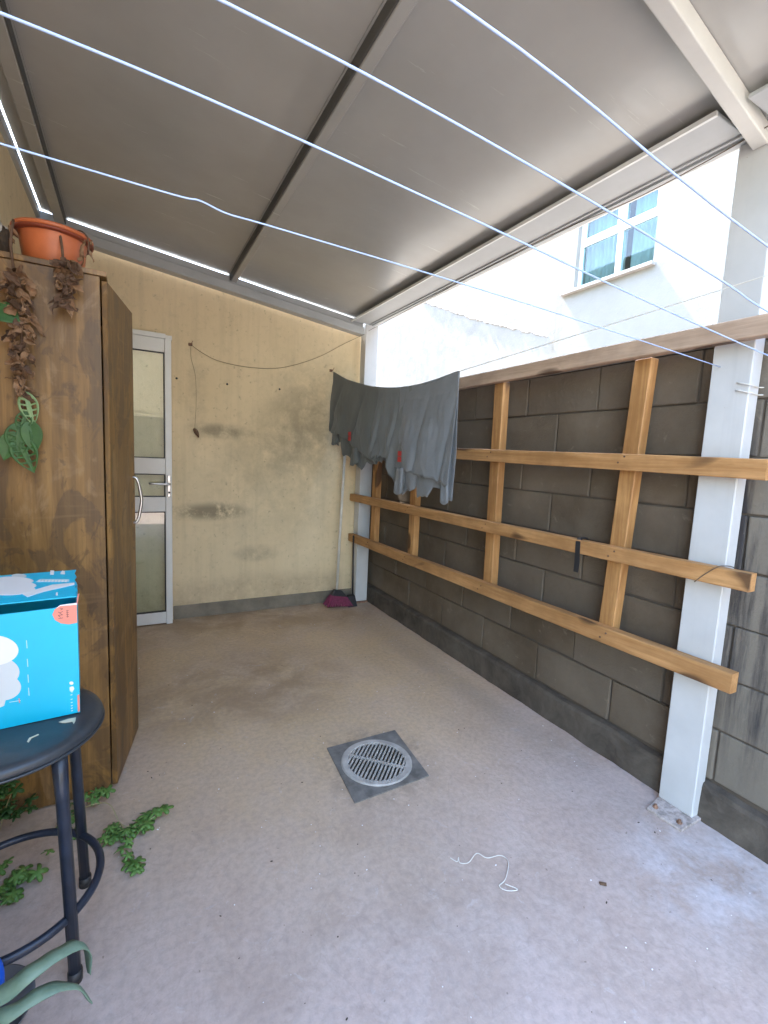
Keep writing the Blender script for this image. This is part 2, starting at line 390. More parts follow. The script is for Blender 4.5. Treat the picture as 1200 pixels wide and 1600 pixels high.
M = dict(
    plaster=mat_plaster(), floor=mat_floor(), block=mat_block(), kerb=mat_kerb(),
    mortar=plain('grey_mortar', (.085, .066, .049), .9, bump=.4, fine=90, bd=.004),
    cap=plain('pale_cement_cap', (.34, .33, .31), .85, bump=.4, fine=60, bd=.004),
    skirt=plain('grey_skirting_paint', (.20, .17, .125), .7, var=.25, scale=7),
    raily=mat_wood('pine_rail', (.60, .34, .145), (.36, .175, .062), 1),
    studz=mat_wood('pine_stud', (.58, .32, .125), (.33, .155, .052), 2),
    topwood=mat_wood('weathered_pine', (.58, .43, .32), (.40, .285, .205), 1),
    ward=mat_wardrobe(), sheet=mat_sheet(),
    white=mat_paint('white_aluminium', (.72, .73, .71), .35, .12),
    beam=mat_paint('grey_painted_steel', (.40, .415, .42), .42, .15),
    rafter=mat_paint('pale_painted_steel', (.58, .575, .54), .4, .25),
    post=mat_paint('pale_blue_painted_post', (.555, .555, .55), .4, .6),
    neigh=mat_neighbour(), gasket=plain('black_rubber', (.03, .03, .03), .6),
    steel=plain('brushed_steel', (.55, .55, .55), .3, 1, .08),
    rust=plain('rusty_steel', (.25, .14, .09), .75, 0, .4, 30, .4),
    cord=None, drain=plain('dark_grey_plastic', (.17, .16, .145), .6, var=.4, scale=14),
    grate=plain('grey_grate_plastic', (.40, .375, .34), .5, var=.25, scale=14),
    cloth_d=mat_cloth('dark_grey_cotton', (.115, .125, .120)), cloth_m=mat_cloth('mid_grey_cotton', (.155, .166, .168)),
    cloth_l=mat_cloth('blue_grey_cotton', (.20, .215, .23)), red=plain('red_tag', (.55, .03, .03), .5),
    seat=plain('black_vinyl', (.035, .042, .05), .38, var=.25, scale=14, bump=.2), leg=plain('dark_blue_paint', (.018, .026, .045), .35, var=.3, scale=20),
    foam=plain('torn_foam', (.6, .55, .42), .9), terra=plain('orange_plastic', (.50, .135, .045), .38, var=.12, scale=10),
    terradark=plain('shaded_orange_lip', (.22, .045, .02), .45), soil=plain('potting_soil', (.05, .035, .022), .95, var=.4, scale=60, bump=.6),
    dry=mat_leaf('dried_leaf', (.20, .105, .05), (.36, .22, .12), .75), drydark=mat_leaf('dried_vine', (.09, .05, .03), (.17, .1, .06), .8),
    green=mat_leaf('green_leaf', (.028, .085, .02), (.06, .15, .035)), pale=mat_leaf('pale_green_leaf', (.16, .27, .10), (.28, .38, .17)),
    weed=mat_leaf('weed_leaf', (.075, .17, .03), (.15, .29, .075)), strap=mat_leaf('grey_green_strap_leaf', (.13, .21, .145), (.23, .33, .24)),
    straw=plain('straw_stem', (.42, .38, .2), .7), purple=plain('purple_bristles', (.20, .03, .075), .7, var=.3, scale=60),
    black=plain('black_plastic', (.02, .02, .022), .5), handle=plain('white_handle_paint', (.62, .60, .54), .4),
    cyan=plain('cyan_card', (.0, .50, .76), .38, var=.04, scale=3, bump=.05), cyandark=plain('inside_card', (.16, .12, .08), .8),
    print_w=plain('printed_white', (.80, .82, .84), .4, var=.03, bump=0), print_g=plain('printed_pale_grey', (.62, .68, .70), .4, var=.03, bump=0),
    coral=plain('coral_sticker', (.82, .27, .20), .45, var=.03, bump=0), ink=plain('grey_ink', (.30, .12, .10), .6, bump=0),
    aqua=plain('printed_pale_aqua', (.45, .75, .85), .4, var=.05, bump=0),
    bluepot=plain('blue_plastic', (.01, .10, .55), .35, var=.1), saucer=plain('dark_saucer', (.12, .125, .135), .5),
    bag=plain('white_plastic_bag', (.72, .70, .64), .4, var=.1), dadogrey=plain('grey_dado', (.095, .09, .075), .8),
    brownwire=plain('brown_wire', (.12, .08, .05), .7), ground=plain('bare_ground', (.20, .17, .14), .9, var=.3, scale=1),
    curtain=plain('pale_teal_curtain', (.40, .47, .47), .85, var=.06, scale=2), winwhite=plain('window_white', (.82, .83, .85), .35, var=.03),
    roomdark=plain('room_paint', (.08, .12, .14), .8), sill=plain('grey_sill', (.36, .34, .33), .7), shell=plain('house_render', (.27, .235, .17), .85, var=.1, scale=2),
)
kc = NT('clear_blue_clothesline'); kc.set((.36, .47, .72), .10, 0, .8); kc.b.inputs['Subsurface Weight'].default_value = .0
M['cord'] = kc.m
M['ribshade'] = plain('painted_rib_shade', (.085, .085, .08), .7)  # dark tone standing in for shade on the rib sides
M['glass'] = mat_glass('door_glass'); M['winglass'] = mat_glass('window_glass', (.72, .82, .83), .01, 0)

# ------------------------------------------------------------------ ground and floor
DX0, DX1, DY0, DY1 = .783, 1.104, 1.522, 1.845
bm = new()
for (a, b, c, d) in ((-.5, DX0, -5.2, 3.905), (DX1, 1.99, -5.2, 3.905), (DX0, DX1, -5.2, DY0), (DX0, DX1, DY1, 3.905)):
    box(bm, a, b, c, d, -.10, 0)
tag(obj('floor', bm, M['floor']), kind='structure')
bm = new(); box(bm, -60, 60, -60, 60, -.50, -.40)
tag(obj('ground', bm, M['ground']), kind='structure')
bm = new(); box(bm, 2.13, 4.8, -12, 18, -.38, -.06)
tag(obj('side_passage', bm, M['ground']), kind='structure')

# floor drain
T = thing('floor_drain', 'square dark floor drain with round slotted grate set in the concrete', 'drain', (.937, 1.683, 0))
bm = new()
corn = [(.779, 1.866), (1.139, 1.861), (1.107, 1.509), (.751, 1.499)]
cx, cy = .944, 1.684; RR = .160
def plate_ring(bm, corners, c, r, z0, z1, n=48):
    def out(a):
        d = Vector((math.cos(a), math.sin(a)))
        best = None
        for i in range(4):
            p = Vector(corners[i]); q = Vector(corners[(i+1) % 4]); e = q-p; w = p-Vector(c)
            den = d.x*(-e.y)+d.y*e.x
            if abs(den) < 1e-9: continue
            t = (w.x*(-e.y)+w.y*e.x)/den; s = (d.x*w.y-d.y*w.x)/den
            if t > 0 and -1e-6 <= s <= 1+1e-6 and (best is None or t < best): best = t
        return Vector(c)+d*best
    angs = sorted([2*math.pi*k/n for k in range(n)] + [math.atan2(y-c[1], x-c[0]) % (2*math.pi) for x, y in corners])
    vo = []; vi = []
    for a in angs:
        o = out(a); i = Vector(c)+r*Vector((math.cos(a), math.sin(a)))
        vo.append((bm.verts.new((o.x, o.y, z1)), bm.verts.new((o.x, o.y, z0))))
        vi.append((bm.verts.new((i.x, i.y, z1)), bm.verts.new((i.x, i.y, z0))))
    m = len(angs)
    for k in range(m):
        j = (k+1) % m
        bm.faces.new((vo[k][0], vo[j][0], vi[j][0], vi[k][0])); bm.faces.new((vo[k][1], vi[k][1], vi[j][1], vo[j][1]))
        bm.faces.new((vo[k][0], vo[k][1], vo[j][1], vo[j][0])); bm.faces.new((vi[k][0], vi[j][0], vi[j][1], vi[k][1]))
plate_ring(bm, [(x, y) for x, y in corn], (cx, cy), RR, -.006, .005)
obj('frame', bm, M['drain'], T)
bm = new()
lathe(bm, [(.128, .002), (.128, .008), (.131, .010), (.154, .010), (.159, .006), (.159, -.002), (.128, -.002), (.128, .002)], (cx, cy, 0), 64)
obj('grate_ring', bm, M['grate'], T)
ax = Vector((.2, .205, 0)).normalized(); ay = Vector((ax.y, -ax.x, 0))
def bar(bm, p, q, w, z0, z1):
    d = (q-p).normalized(); s = Vector((d.y, -d.x, 0))*w/2
    P4 = [p-s, q-s, q+s, p+s]
    hexa(bm, [Vector((v.x, v.y, z0)) for v in P4] + [Vector((v.x, v.y, z1)) for v in P4])
C0 = Vector((cx, cy, 0))
for i in range(15):
    o = (i-7)*.0168; h = math.sqrt(max(.0001, .130**2-o*o))
    bm = new(); bar(bm, C0+ay*o-ax*h, C0+ay*o+ax*h,   .0082, .001, .0085)
    obj('slat', bm, M['grate'], T)
bm = new(); bar(bm, C0-ay*.13, C0+ay*.13, .012, .0, .0090); obj('crossbar', bm, M['grate'], T)
bm = new(); lathe(bm, [(.15, -.004), (.15, -.12), (0, -.13)], (cx, cy, 0), 32)
obj('sump', bm, plain('mossy_sump', (.10, .105, .075), .8, var=.5, scale=30), T)

# string, debris on the floor
bm = new()
tube(bm, smooth_pts([(.940, 1.130, .004), (.952, 1.108, .004), (.966, 1.118, .006), (.958, 1.100, .004), (.985, 1.088, .004), (1.035, 1.105, .004), (1.055, 1.075, .004), (1.105, 1.062, .004), (1.11, 1.03, .004), (1.055, .985, .004), (1.02, .975, .004), (1.03, .95, .006), (1.065, .94, .004), (1.04, .97, .007)], 6), .0014, 6)
tag(obj('string', bm, M['bag'], smooth=True), 'thin white tangled string lying on the floor in front of the drain', 'string')
bm = new(); rnd = random.Random(3)
for i in range(110):
    x = rnd.uniform(-.1, 1.88); y = .55+3.2*rnd.random()**1.5; r = rnd.uniform(.0008, .0026)
    if DX0-.02 < x < DX1+.03 and DY0-.02 < y < DY1+.02: continue
    m = Matrix.Translation((x, y, r*.4)) @ Matrix.Rotation(rnd.random()*6, 4, 'Z') @ Matrix.Diagonal((r*rnd.uniform(.8, 2), r, r*.5, 1))
    bmesh.ops.create_icosphere(bm, subdivisions=1, radius=1, matrix=m)
nwhite = len(bm.faces)
tag(obj('white_grit', bm, M['print_w']), 'scattered white paint chips and grit on the concrete floor', 'grit', kind='stuff')
bm = new()
for i in range(110):
    x = rnd.uniform(-.1, 1.9); y = .55+3.2*rnd.random()**1.3; r = rnd.uniform(.0009, .0028)
    if DX0-.02 < x < DX1+.03 and DY0-.02 < y < DY1+.02: continue
    m = Matrix.Translation((x, y, r*.4)) @ Matrix.Rotation(rnd.random()*6, 4, 'Z') @ Matrix.Diagonal((r*rnd.uniform(.8, 2.4), r, r*.5, 1))
    bmesh.ops.create_icosphere(bm, subdivisions=1, radius=1, matrix=m)
tag(obj('dark_grit', bm, M['soil']), 'scattered dark crumbs of soil and leaf on the concrete floor', 'grit', kind='stuff')
bm = new()
hexa(bm, [(1.325, .835, .001), (1.34, .822, .001), (1.346, .828, .001), (1.33, .843, .001), (1.325, .835, .006), (1.34, .822, .005), (1.346, .828, .007), (1.33, .843, .005)])
tag(obj('dead_leaf_scrap', bm, M['drydark']), 'small dark curled leaf scrap alone on the floor near the post', 'leaf scrap')

# ------------------------------------------------------------------ walls
def zroof(x): return 2.668-.123*(x-.68)
# back wall, top sloped with the roof
T = thing('back_wall', 'stained beige plaster back wall behind the white door', 'wall', (.7, 3.905, 0))
bm = new(); xs = (-.62, 1.835)
hexa(bm, [(xs[0], 3.905, -.1), (xs[1], 3.905, -.1), (xs[1], 4.05, -.1), (xs[0], 4.05, -.1),
          (xs[0], 3.905, zroof(xs[0])-.055), (xs[1], 3.905, zroof(xs[1])-.055), (xs[1], 4.05, zroof(xs[1])-.055), (xs[0], 4.05, zroof(xs[0])-.055)])
obj('plaster_face', bm, M['plaster'], T)
bm = new(); box(bm, .278, 1.86, 3.893, 3.915, .0, .108, .003); obj('skirting', bm, M['skirt'], T)
bm = new(); box(bm, 1.836, 1.982, 3.906, 4.05, -.1, 1.83); obj('plaster_return', bm, M['plaster'], T)
# left wall
T = thing('left_wall', 'plain beige plaster wall along the left side behind the wardrobe', 'wall', (-.62, 1, 0))
bm = new(); box(bm, -.70, -.505, -.4, 4.30, -.1, 2.80); obj('plaster_face', bm, M['plaster'], T)
bm = new(); box(bm, -.5045, -.484, -.4, 3.89, 2.75, 2.805); obj('flashing', bm, M['beam'], T)
T = thing('sky_block_wall', 'tall plain unseen wall added beyond the left side to block sky light', 'wall', (-2.3, 6, 0))  # added out of view to keep sky light off the neighbouring facade
bm = new(); box(bm, -2.6, -2.0, 1.2, 18, -.1, 7.0); obj('plaster_face', bm, M['shell'], T)  # body of the added unseen sky-blocking wall
# wall behind the camera, two-tone: seen in the door glass
T = thing('rear_wall', 'two tone beige and grey house wall reflected in the door glass', 'wall', (.8, -5.2, 0))
bm = new(); box(bm, -.8, 4.7, -5.4, -5.2, 2.08, 4.2); obj('upper_face', bm, M['shell'], T)
bm = new(); box(bm, -.8, 4.7, -5.4, -5.195, -.1, 2.08); obj('lower_face', bm, M['dadogrey'], T)

# block wall on the right
T = thing('block_wall', 'grey concrete block wall behind the wooden rack on a cement kerb', 'wall', (2.04, 1.5, 0))
PB, PZ, GAP = .455, .209, .0075
meshes = []
for s_ in range(4):
    b = new(); box(b, -.07, .07, -(PB-GAP)/2, (PB-GAP)/2, -(PZ-GAP)/2, (PZ-GAP)/2, .005, 2)
    r_ = random.Random(s_)
    for v in b.verts:
        if v.co.x < 0: v.co.x += (mnoise.noise(v.co*9+Vector((s_*5, 0, 0))))*.006
        v.co.y += r_.uniform(-.0012, .0012); v.co.z += r_.uniform(-.0012, .0012)
    me = bpy.data.meshes.new('block'); b.to_mesh(me); b.free(); me.materials.append(M['block']); meshes.append(me)
rnd = random.Random(11)
for c in range(8):
    z = .16+PZ*(c+.5); off = 1.52 if c % 2 == 1 else 1.295
    kmin = math.floor((-1.6-off)/PB)
    for k_ in range(kmin, 40):
        y0 = off+k_*PB
        if y0 > 4.3: break
        o = link('block', rnd.choice(meshes), M['block'], T, (1.972+.07+rnd.uniform(-.004, .003), y0+PB/2, z+rnd.uniform(-.0015, .0015)))
        o.rotation_euler = (0, 0, rnd.uniform(-.007, .007))
bm = new(); box(bm, 1.980, 2.10, -1.9, 4.7, -.1, 1.832); obj('mortar', bm, M['mortar'], T)
bm = new(); box(bm, 1.962, 2.12, -1.9, 4.7, 1.833, 1.862, .004); obj('cap', bm, M['cap'], T)
# kerb: rough cement, uneven top
bm = new(); n = 130; prof = []
for i in range(n+1):
    y = -1.9+i*(3.905+1.9)/n
    nz = mnoise.noise(Vector((y*5, 1, 2)))*.008; nx = mnoise.noise(Vector((y*7, 5, 2)))*.006; n3 = mnoise.noise(Vector((y*19, 5, 7)))*.004
    prof.append([bm.verts.new(q) for q in ((1.937+nx+n3, y, -.02), (1.941+nx, y, .07+nz), (1.944+nx+n3, y, .128+nz), (1.952+nx, y, .143+nz+n3), (2.0, y, .156+nz), (2.0, y, -.02))])
for A, B in zip(prof, prof[1:]):
    for k_ in range(5): bm.faces.new((A[k_], A[k_+1], B[k_+1], B[k_]))
obj('kerb', bm, M['kerb'], T)

# neighbouring building with its window
T = thing('neighbour_building', 'bright white rendered neighbouring building above the block wall', 'building', (5.2, 4, 0))
wy0, wy1, wz0, wz1 = 3.205, 4.20, 3.50, 4.46
bm = new()
for (a, b, c, d) in ((-12, wy0, -.4, 6.4), (wy1, 20, -.4, 6.4), (wy0, wy1, -.4, wz0), (wy0, wy1, wz1, 6.4)):
    box(bm, 4.80, 5.6, a, b, c, d)
obj('wall', bm, M['neigh'], T)
bm = new(); box(bm, 5.35, 5.38, wy0-.01, wy1+.01, wz0-.01, wz1+.01); obj('room', bm, M['roomdark'], T)
bm = new(); box(bm, 4.74, 4.95, wy0-.03, wy1+.16, wz0-.035, wz0, .004); obj('sill', bm, M['sill'], T)
F = bpy.data.objects.new('window', None)
bm = new(); x0, x1 = 4.86, 4.91
ym = 3.665; zt = 4.03
for (a, b, c, d) in ((wy0, wy0+.035, wz0, wz1), (wy1-.035, wy1, wz0, wz1), (wy0+.035, wy1-.035, wz0, wz0+.03), (wy0+.035, wy1-.035, wz1-.035, wz1), (wy0+.035, wy1-.035, zt-.03, zt+.03)):
    box(bm, x0, x1, a, b, c, d, .003, 1)
WF = obj('window', bm, M['winwhite'], T)
bm = new(); box(bm, x0-.012, x1+.01, ym-.026, ym+.026, wz0+.031, wz1-.036, .003, 1)
obj('mullion', bm, M['winwhite'], WF)
for (a, b, c, d) in ((wy0+.036, ym-.027, wz0+.031, zt-.031), (ym+.027, wy1-.036, wz0+.031, zt-.031), (wy0+.036, ym-.027, zt+.031, wz1-.036), (ym+.027, wy1-.036, zt+.031, wz1-.036)):
    bm = new()
    if c > 4.0:
        box(bm, x0-.004, x1-.01, a, a+.022, c, d); box(bm, x0-.004, x1-.01, b-.022, b, c, d)
        box(bm, x0-.004, x1-.01, a+.022, b-.022, c, c+.022); box(bm, x0-.004, x1-.01, a+.022, b-.022, d-.022, d)
        obj('sash', bm, M['winwhite'], WF); a += .022; b -= .022; c += .022; d -= .022; bm = new()
    box(bm, 4.88, 4.886, a, b, c, d); obj('pane', bm, M['winglass'], WF)
def curtain(y0, y1, x, z0, z1, f, amp, name='curtain'):
    bm = new(); n = 70; A = []
    for i in range(n+1):
        y = lerp(y0, y1, i/n); xx = x+amp*math.sin(i*f)+amp*.5*math.sin(i*f*.37+2)
        A.append((bm.verts.new((xx, y, z0)), bm.verts.new((xx, y, z1)), bm.verts.new((xx+.006, y, z1)), bm.verts.new((xx+.006, y, z0))))
    for p, q in zip(A, A[1:]):
        for k_ in range(4): bm.faces.new((p[k_], p[(k_+1) % 4], q[(k_+1) % 4], q[k_]))
    obj(name, bm, M['curtain'], T, True)
curtain(wy0, 3.60, 4.99, wz0-.05, wz1, .55, .006); curtain(3.68, wy1, 5.0, wz0-.05, wz1, .8, .014)
# ragged cement ridge left on the render
bm = new(); rnd = random.Random(5); P = []
for i in range(70):
    t = i/69; y = lerp(7.7, 4.55, t); z = interp([(4.55, 3.02), (6.12, 3.615), (7.7, 4.29)], y)+rnd.uniform(-.012, .012)
    P.append((4.80+rnd.uniform(-.006, .004), y, z))
tube(bm, P, [rnd.uniform(.008, .022) for _ in P], 6)
obj('cement_ridge', bm, M['sill'], T)

# ------------------------------------------------------------------ roof and its steel
T = thing('patio_roof', 'grey sheet lean-to roof on ribs and steel rafters over the patio', 'roof', (.7, 1.8, 2.6))
YB, YF = 3.845, .40
def slab(bm, x0, x1, y0, y1, dz0, dz1, bev=0):
    hexa(bm, [(x0, y0, zroof(x0)+dz0), (x1, y0, zroof(x1)+dz0), (x1, y1, zroof(x1)+dz0), (x0, y1, zroof(x0)+dz0),
              (x0, y0, zroof(x0)+dz1), (x1, y0, zroof(x1)+dz1), (x1, y1, zroof(x1)+dz1), (x0, y1, zroof(x0)+dz1)], bev, 1)
for (a, b) in ((-.479, -.362), (-.356, .695), (.699, 1.925)):
    bm = new(); slab(bm, a, b, YF, YB, 0, .035); obj('roof_sheet', bm, M['sheet'], T)
for (a, b, d, sg) in ((-.408, -.352, -.056, 1), (.676, .716, -.056, -1)):
    e = b if sg > 0 else a; far = a if sg > 0 else b
    bm = new(); slab(bm, a, b, YF+.02, 3.80, d, -.001, .003); obj('rib', bm, M['sheet'], T)
    bm = new(); slab(bm, *sorted((far-sg*.001, far-sg*.022)), YF+.02, 3.80, -.008, -.001); obj('rib_flange', bm, M['sheet'], T)
    bm = new(); slab(bm, *sorted((e+sg*.0005, e+sg*.006)), YF+.02, 3.80, d+.006, -.001); obj('rib_side_shade', bm, M['ribshade'], T)  # strip painted dark as the shaded side face of the rib
    bm = new(); slab(bm, *sorted((e+sg*.007, e+sg*.014)), YF+.02, 3.80, -.006, -.001); obj('rib_flange', bm, M['sheet'], T)
    bm = new(); slab(bm, a-.008, b+.008, 3.801, 3.90, -.06, .034); obj('rib_end', bm, M['beam'], T)
bm = new(); slab(bm, -.50, 1.80, 3.80, 3.885, -.125, -.062, .003); obj('rafter', bm, M['beam'], T)
bm = new(); slab(bm, -.50, 1.80, 3.824, 3.885, -.060, -.009, .002); obj('rafter_ledge', bm, M['beam'], T)
bm = new(); ry = lambda x: .85+.08*(x-1.28)
hexa(bm, [(x, ry(x)+o, zroof(x)+d) for d in (-.060, -.002) for x, o in ((-.49, 0), (1.897, 0), (1.897, .046), (-.49, .046))], .004)
obj('rafter', bm, M['rafter'], T)
# edge beam along the open side
bm = new(); box(bm, 1.684, 1.915, .955, 3.80, 2.500, zroof(1.915)-.003, .003); obj('edge_beam', bm, M['beam'], T)
bm = new(); box(bm, 1.684, 1.915, YF+.02, .872, 2.500, zroof(1.915)-.003, .003); obj('edge_beam', bm, M['beam'], T)
bm = new(); box(bm, 1.672, 1.683, .955, 3.80, 2.496, 2.512); obj('beam_lip', bm, M['white'], T)
bm = new(); box(bm, 1.84, 1.848, .94, 3.80, 2.4915, 2.4985); box(bm, 1.868, 1.876, .94, 3.80, 2.4905, 2.4985); obj('beam_groove', bm, M['beam'], T)
bm = new(); box(bm, 1.927, 1.940, YF, 3.86, 2.510, 2.60, .002); obj('fascia', bm, M['white'], T)

# posts
T = thing('metal_post', 'pale blue painted steel post on a rusty base plate by the right wall', 'post', (1.935, .925, 0), 'steel posts carrying the roof')
bm = new(); box(bm, 1.900, 1.9655, .860, .992, .012, 2.4985, .004); obj('shaft', bm, M['post'], T)
bm = new(); hexa(bm, [(1.802, .845, .0), (1.955, .845, 0), (1.955, 1.0, 0), (1.795, .975, 0), (1.802, .845, .012), (1.955, .845, .012), (1.955, 1.0, .012), (1.795, .975, .012)], .002, 1)
bp = obj('base_plate', bm, plain('rusty_whitewashed_plate', (.42, .36, .33), .75, 0, .4, 45, .4), T)
for (x, y) in ((1.83, .868), (1.825, .958)):
    bm = new(); lathe(bm, [(.010, .012), (.010, .019), (.006, .019), (.006, .027), (0, .027)], (x, y, 0), 6)
    obj('bolt', bm, M['rust'], bp)
bm = new(); box(bm, 1.885, 1.9655, .8735, .9535, 2.4995, 2.509); obj('cap_plate', bm, M['post'], T)
bm = new()
for z, d in ((1.662, 0), (1.636, .004)):
    P = [(1.896, .90, z+.012), (1.896, .856, z), (1.93, .855, z-.002), (1.972, .856, z-.001), (1.972, .80, z-.003)]
    tube(bm, smooth_pts(P, 4), .0022, 6)
obj('cord_tie', bm, M['bag'], T, True)
T = thing('metal_post', 'pale steel corner post at the far end behind the hanging clothes', 'post', (1.87, 3.85, 0), 'steel posts carrying the roof')
bm = new(); box(bm, 1.812, 1.932, 3.79, 3.888, 0.012, 2.498, .004); obj('shaft', bm, M['post'], T)
bm = new(); box(bm, 1.79, 1.935, 3.765, 3.888, 0, .012, .002); obj('base_plate', bm, M['rust'], T)

# ------------------------------------------------------------------ white door
T = thing('glazed_door', 'white aluminium door with three glass panes and a lever handle', 'door', (.0, 3.83, 0))
X0, X1, Y0, Y1 = -.50, .266, 3.800, 3.842
bm = new()
box(bm, .222, X1, Y0, Y1, .004, 2.125, .003)
obj('stile', bm, M['white'], T)
bm = new(); box(bm, X0, X0+.045, Y0, Y1, .004, 2.125, .003); obj('stile', bm, M['white'], T)
bm = new(); box(bm, X0-.02, .229, Y0+.003, Y1+.003, 2.126, 2.160, .002); box(bm, .230, X1+.006, Y0+.020, 3.90, 2.126, 2.155, .002); obj('head', bm, M['white'], T)
for z0, z1 in ((2.03, 2.124), (1.155, 1.270), (.875, .985), (.012, .100)):
    bm = new(); box(bm, X0+.046, .221, Y0+.004, Y1-.004, z0, z1, .003); obj('rail', bm, M['white'], T)
for z0, z1 in ((1.270, 2.03), (.985, 1.155), (.100, .875)):
    bm = new()
    a, b = X0+.047, .2205
    for q in ((a, b, z0, z0+.007), (a, b, z1-.007, z1), (b-.007, b, z0+.007, z1-.007), (a, a+.007, z0+.007, z1-.007)):
        box(bm, q[0], q[1], Y0+.010, Y1-.010, q[2], q[3])
    g = obj('gasket', bm, M['gasket'], T)
    bm = new(); box(bm, a+.007, b-.007, 3.818, 3.823, z0+.007, z1-.007); obj('pane', bm, M['glass'], T)
bm = new(); box(bm, .233, .257, Y0-.010, Y0-.0005, .985, 1.150, .004); h = obj('handle_plate', bm, M['steel'], T)
bm = new(); tube(bm, smooth_pts([(.245, Y0-.009, 1.085), (.245, Y0-.045, 1.085), (.235, Y0-.055, 1.085), (.13, Y0-.055, 1.087), (.118, Y0-.048, 1.087)], 4), .0085, 10)
obj('lever', bm, M['steel'], h, True)
bm = new(); lathe(bm, [(.008, 0), (.008, .006), (0, .006)], (.245, Y0-.0105, 1.02), 12, Matrix.Rotation(math.pi/2, 4, 'X')); obj('lock_cylinder', bm, M['gasket'], h)

# ------------------------------------------------------------------ hooks, wires on the back wall
bm = new()
tube(bm, smooth_pts([(.407, 3.890, 2.128), (.50, 3.894, 2.075), (.62, 3.896, 2.035), (.85, 3.896, 2.02), (1.1, 3.896, 2.05), (1.4, 3.896, 2.17), (1.66, 3.89, 2.33), (1.80, 3.78, 2.41)], 6), .0016, 6)
tag(obj('wire', bm, M['brownwire'], smooth=True), 'thin brown wire sagging across the upper back wall', 'wire')
bm = new()
tube(bm, smooth_pts([(.407, 3.893, 2.12), (.41, 3.897, 2.03), (.44, 3.899, 1.9), (.445, 3.899, 1.70), (.435, 3.899, 1.50)], 6), .0012, 6)
tag(obj('wire', bm, M['brownwire'], smooth=True), 'short thin wire hanging straight down from the left wall hook', 'wire')
def hook(x, z, label):
    t = thing('wall_hook', label, 'hook', (x, 3.9, z), 'hooks on the back wall')
    bm = new(); box(bm, x-.016, x+.012, 3.894, 3.9045, z-.012, z+.010, .002); obj('plate', bm, M['rust'], t)
    bm = new(); tube(bm, smooth_pts([(x, 3.896, z), (x, 3.87, z-.004), (x+.006, 3.862, z+.010), (x+.012, 3.868, z+.02)], 4), .003, 6); obj('hook_arm', bm, M['rust'], t, True)
hook(.407, 2.132, 'small rusty hook high on the back wall beside the door')
hook(1.545, 2.085, 'small rusty hook holding the clothes line end at the back wall')
for x, z, l in ((.309, 1.871, 'black screw head in the back wall close to the door'), (.674, 1.87, 'black screw head in the middle of the back wall'), (1.093, 1.877, 'black screw head in the back wall left of the clothes')):
    bm = new(); lathe(bm, [(.0085, 0), (.006, .006), (0, .008)], (x, 3.904, z), 10, Matrix.Rotation(math.pi/2, 4, 'X'))
    tag(obj('screw', bm, M['black']), l, 'screw', 'screws in the back wall')
bm = new(); P = [(.425, 3.888, 1.505), (.438, 3.88, 1.49), (.452, 3.878, 1.465), (.462, 3.883, 1.44)]
tube(bm, smooth_pts(P, 5), [.004]+[.013]*13+[.011, .006][:2] if False else [.004, .008, .011, .014, .015, .016, .017, .017, .016, .015, .014, .012, .010, .008, .006, .003], 8)
tag(obj('dried_seed_pod', bm, M['drydark'], smooth=True), 'dark dried pod dangling on the back wall under the left hook', 'pod')

# ------------------------------------------------------------------ wooden rack
T = thing('wooden_rack', 'raw pine rack of long rails on studs fixed along the block wall', 'rack', (1.88, 2.3, 0))
def rail(za0, za1, zb0, zb1, xa, xb, ya, yb, mat, th=.045, bev=.003):
    bm = new()
    n = 24; rings = []
    for i in range(n+1):
        t = i/n; y = lerp(ya, yb, t); x = lerp(xa, xb, t)+mnoise.noise(Vector((y*1.3, za0*9, 1)))*.003
        w = mnoise.noise(Vector((y*1.1, za0*5, 4)))*.004
        z0 = lerp(za0, zb0, t)+w; z1 = lerp(za1, zb1, t)+w; c = .003
        rings.append([bm.verts.new(q) for q in ((x+c, y, z0), (x, y, z0+c), (x, y, z1-c), (x+c, y, z1), (x+th, y, z1), (x+th, y, z0))])
    for A, B in zip(rings, rings[1:]):
        for k_ in range(6): bm.faces.new((A[k_], A[(k_+1) % 6], B[(k_+1) % 6], B[k_]))
    bm.faces.new(rings[0]); bm.faces.new(rings[-1][::-1])
    return obj('rail', bm, mat, T)
rail(.576, .650, .572, .642, 1.850, 1.762, .772, 3.885, M['raily'])
rail(.950, 1.014, .948, 1.012, 1.850, 1.762, .760, 3.885, M['raily'])
rail(1.336, 1.406, 1.388, 1.458, 1.850, 1.762, .757, 3.885, M['raily'])
rail(1.816, 1.886, 1.800, 1.868, 1.850, 1.80, -.9, 3.885, M['topwood'], .045)
for (yt, yb_) in ((1.290, 1.336), (2.135, 2.110), (2.97, 2.955), (3.56, 3.56)):
    bm = new(); xo = lambda y: lerp(1.897, 1.812, (y-.76)/3.12)
    xs_ = xo(yt); zt_, zb_ = 1.812, .560
    hexa(bm, [(xs_, yb_-.074, zb_), (xs_+.05, yb_-.074, zb_), (xs_+.05, yb_, zb_), (xs_, yb_, zb_), (xs_, yt-.074, zt_), (xs_+.05, yt-.074, zt_), (xs_+.05, yt, zt_), (xs_, yt, zt_)], .003, 1)
    obj('stud', bm, M['studz'], T)
for zc, zo in ((.611, 0), (.981, 0), (1.385, .03)):
    for yy in (1.272, 2.085, 2.925, 3.52):
        for dy, dz_ in ((-.012, .014), (.014, -.012)):
            y = yy+dy; xf = lerp(1.850, 1.762, (y-.76)/3.12); z = zc+zo*((y-.76)/3.12)+dz_
            bm = new(); lathe(bm, [(.0042, -.004), (.0042, .0012), (.0025, .0022), (0, .0022)], (xf, y, z), 10, Matrix.Rotation(-math.pi/2, 4, 'Y'))
            obj('screw', bm, M['drydark'], T)
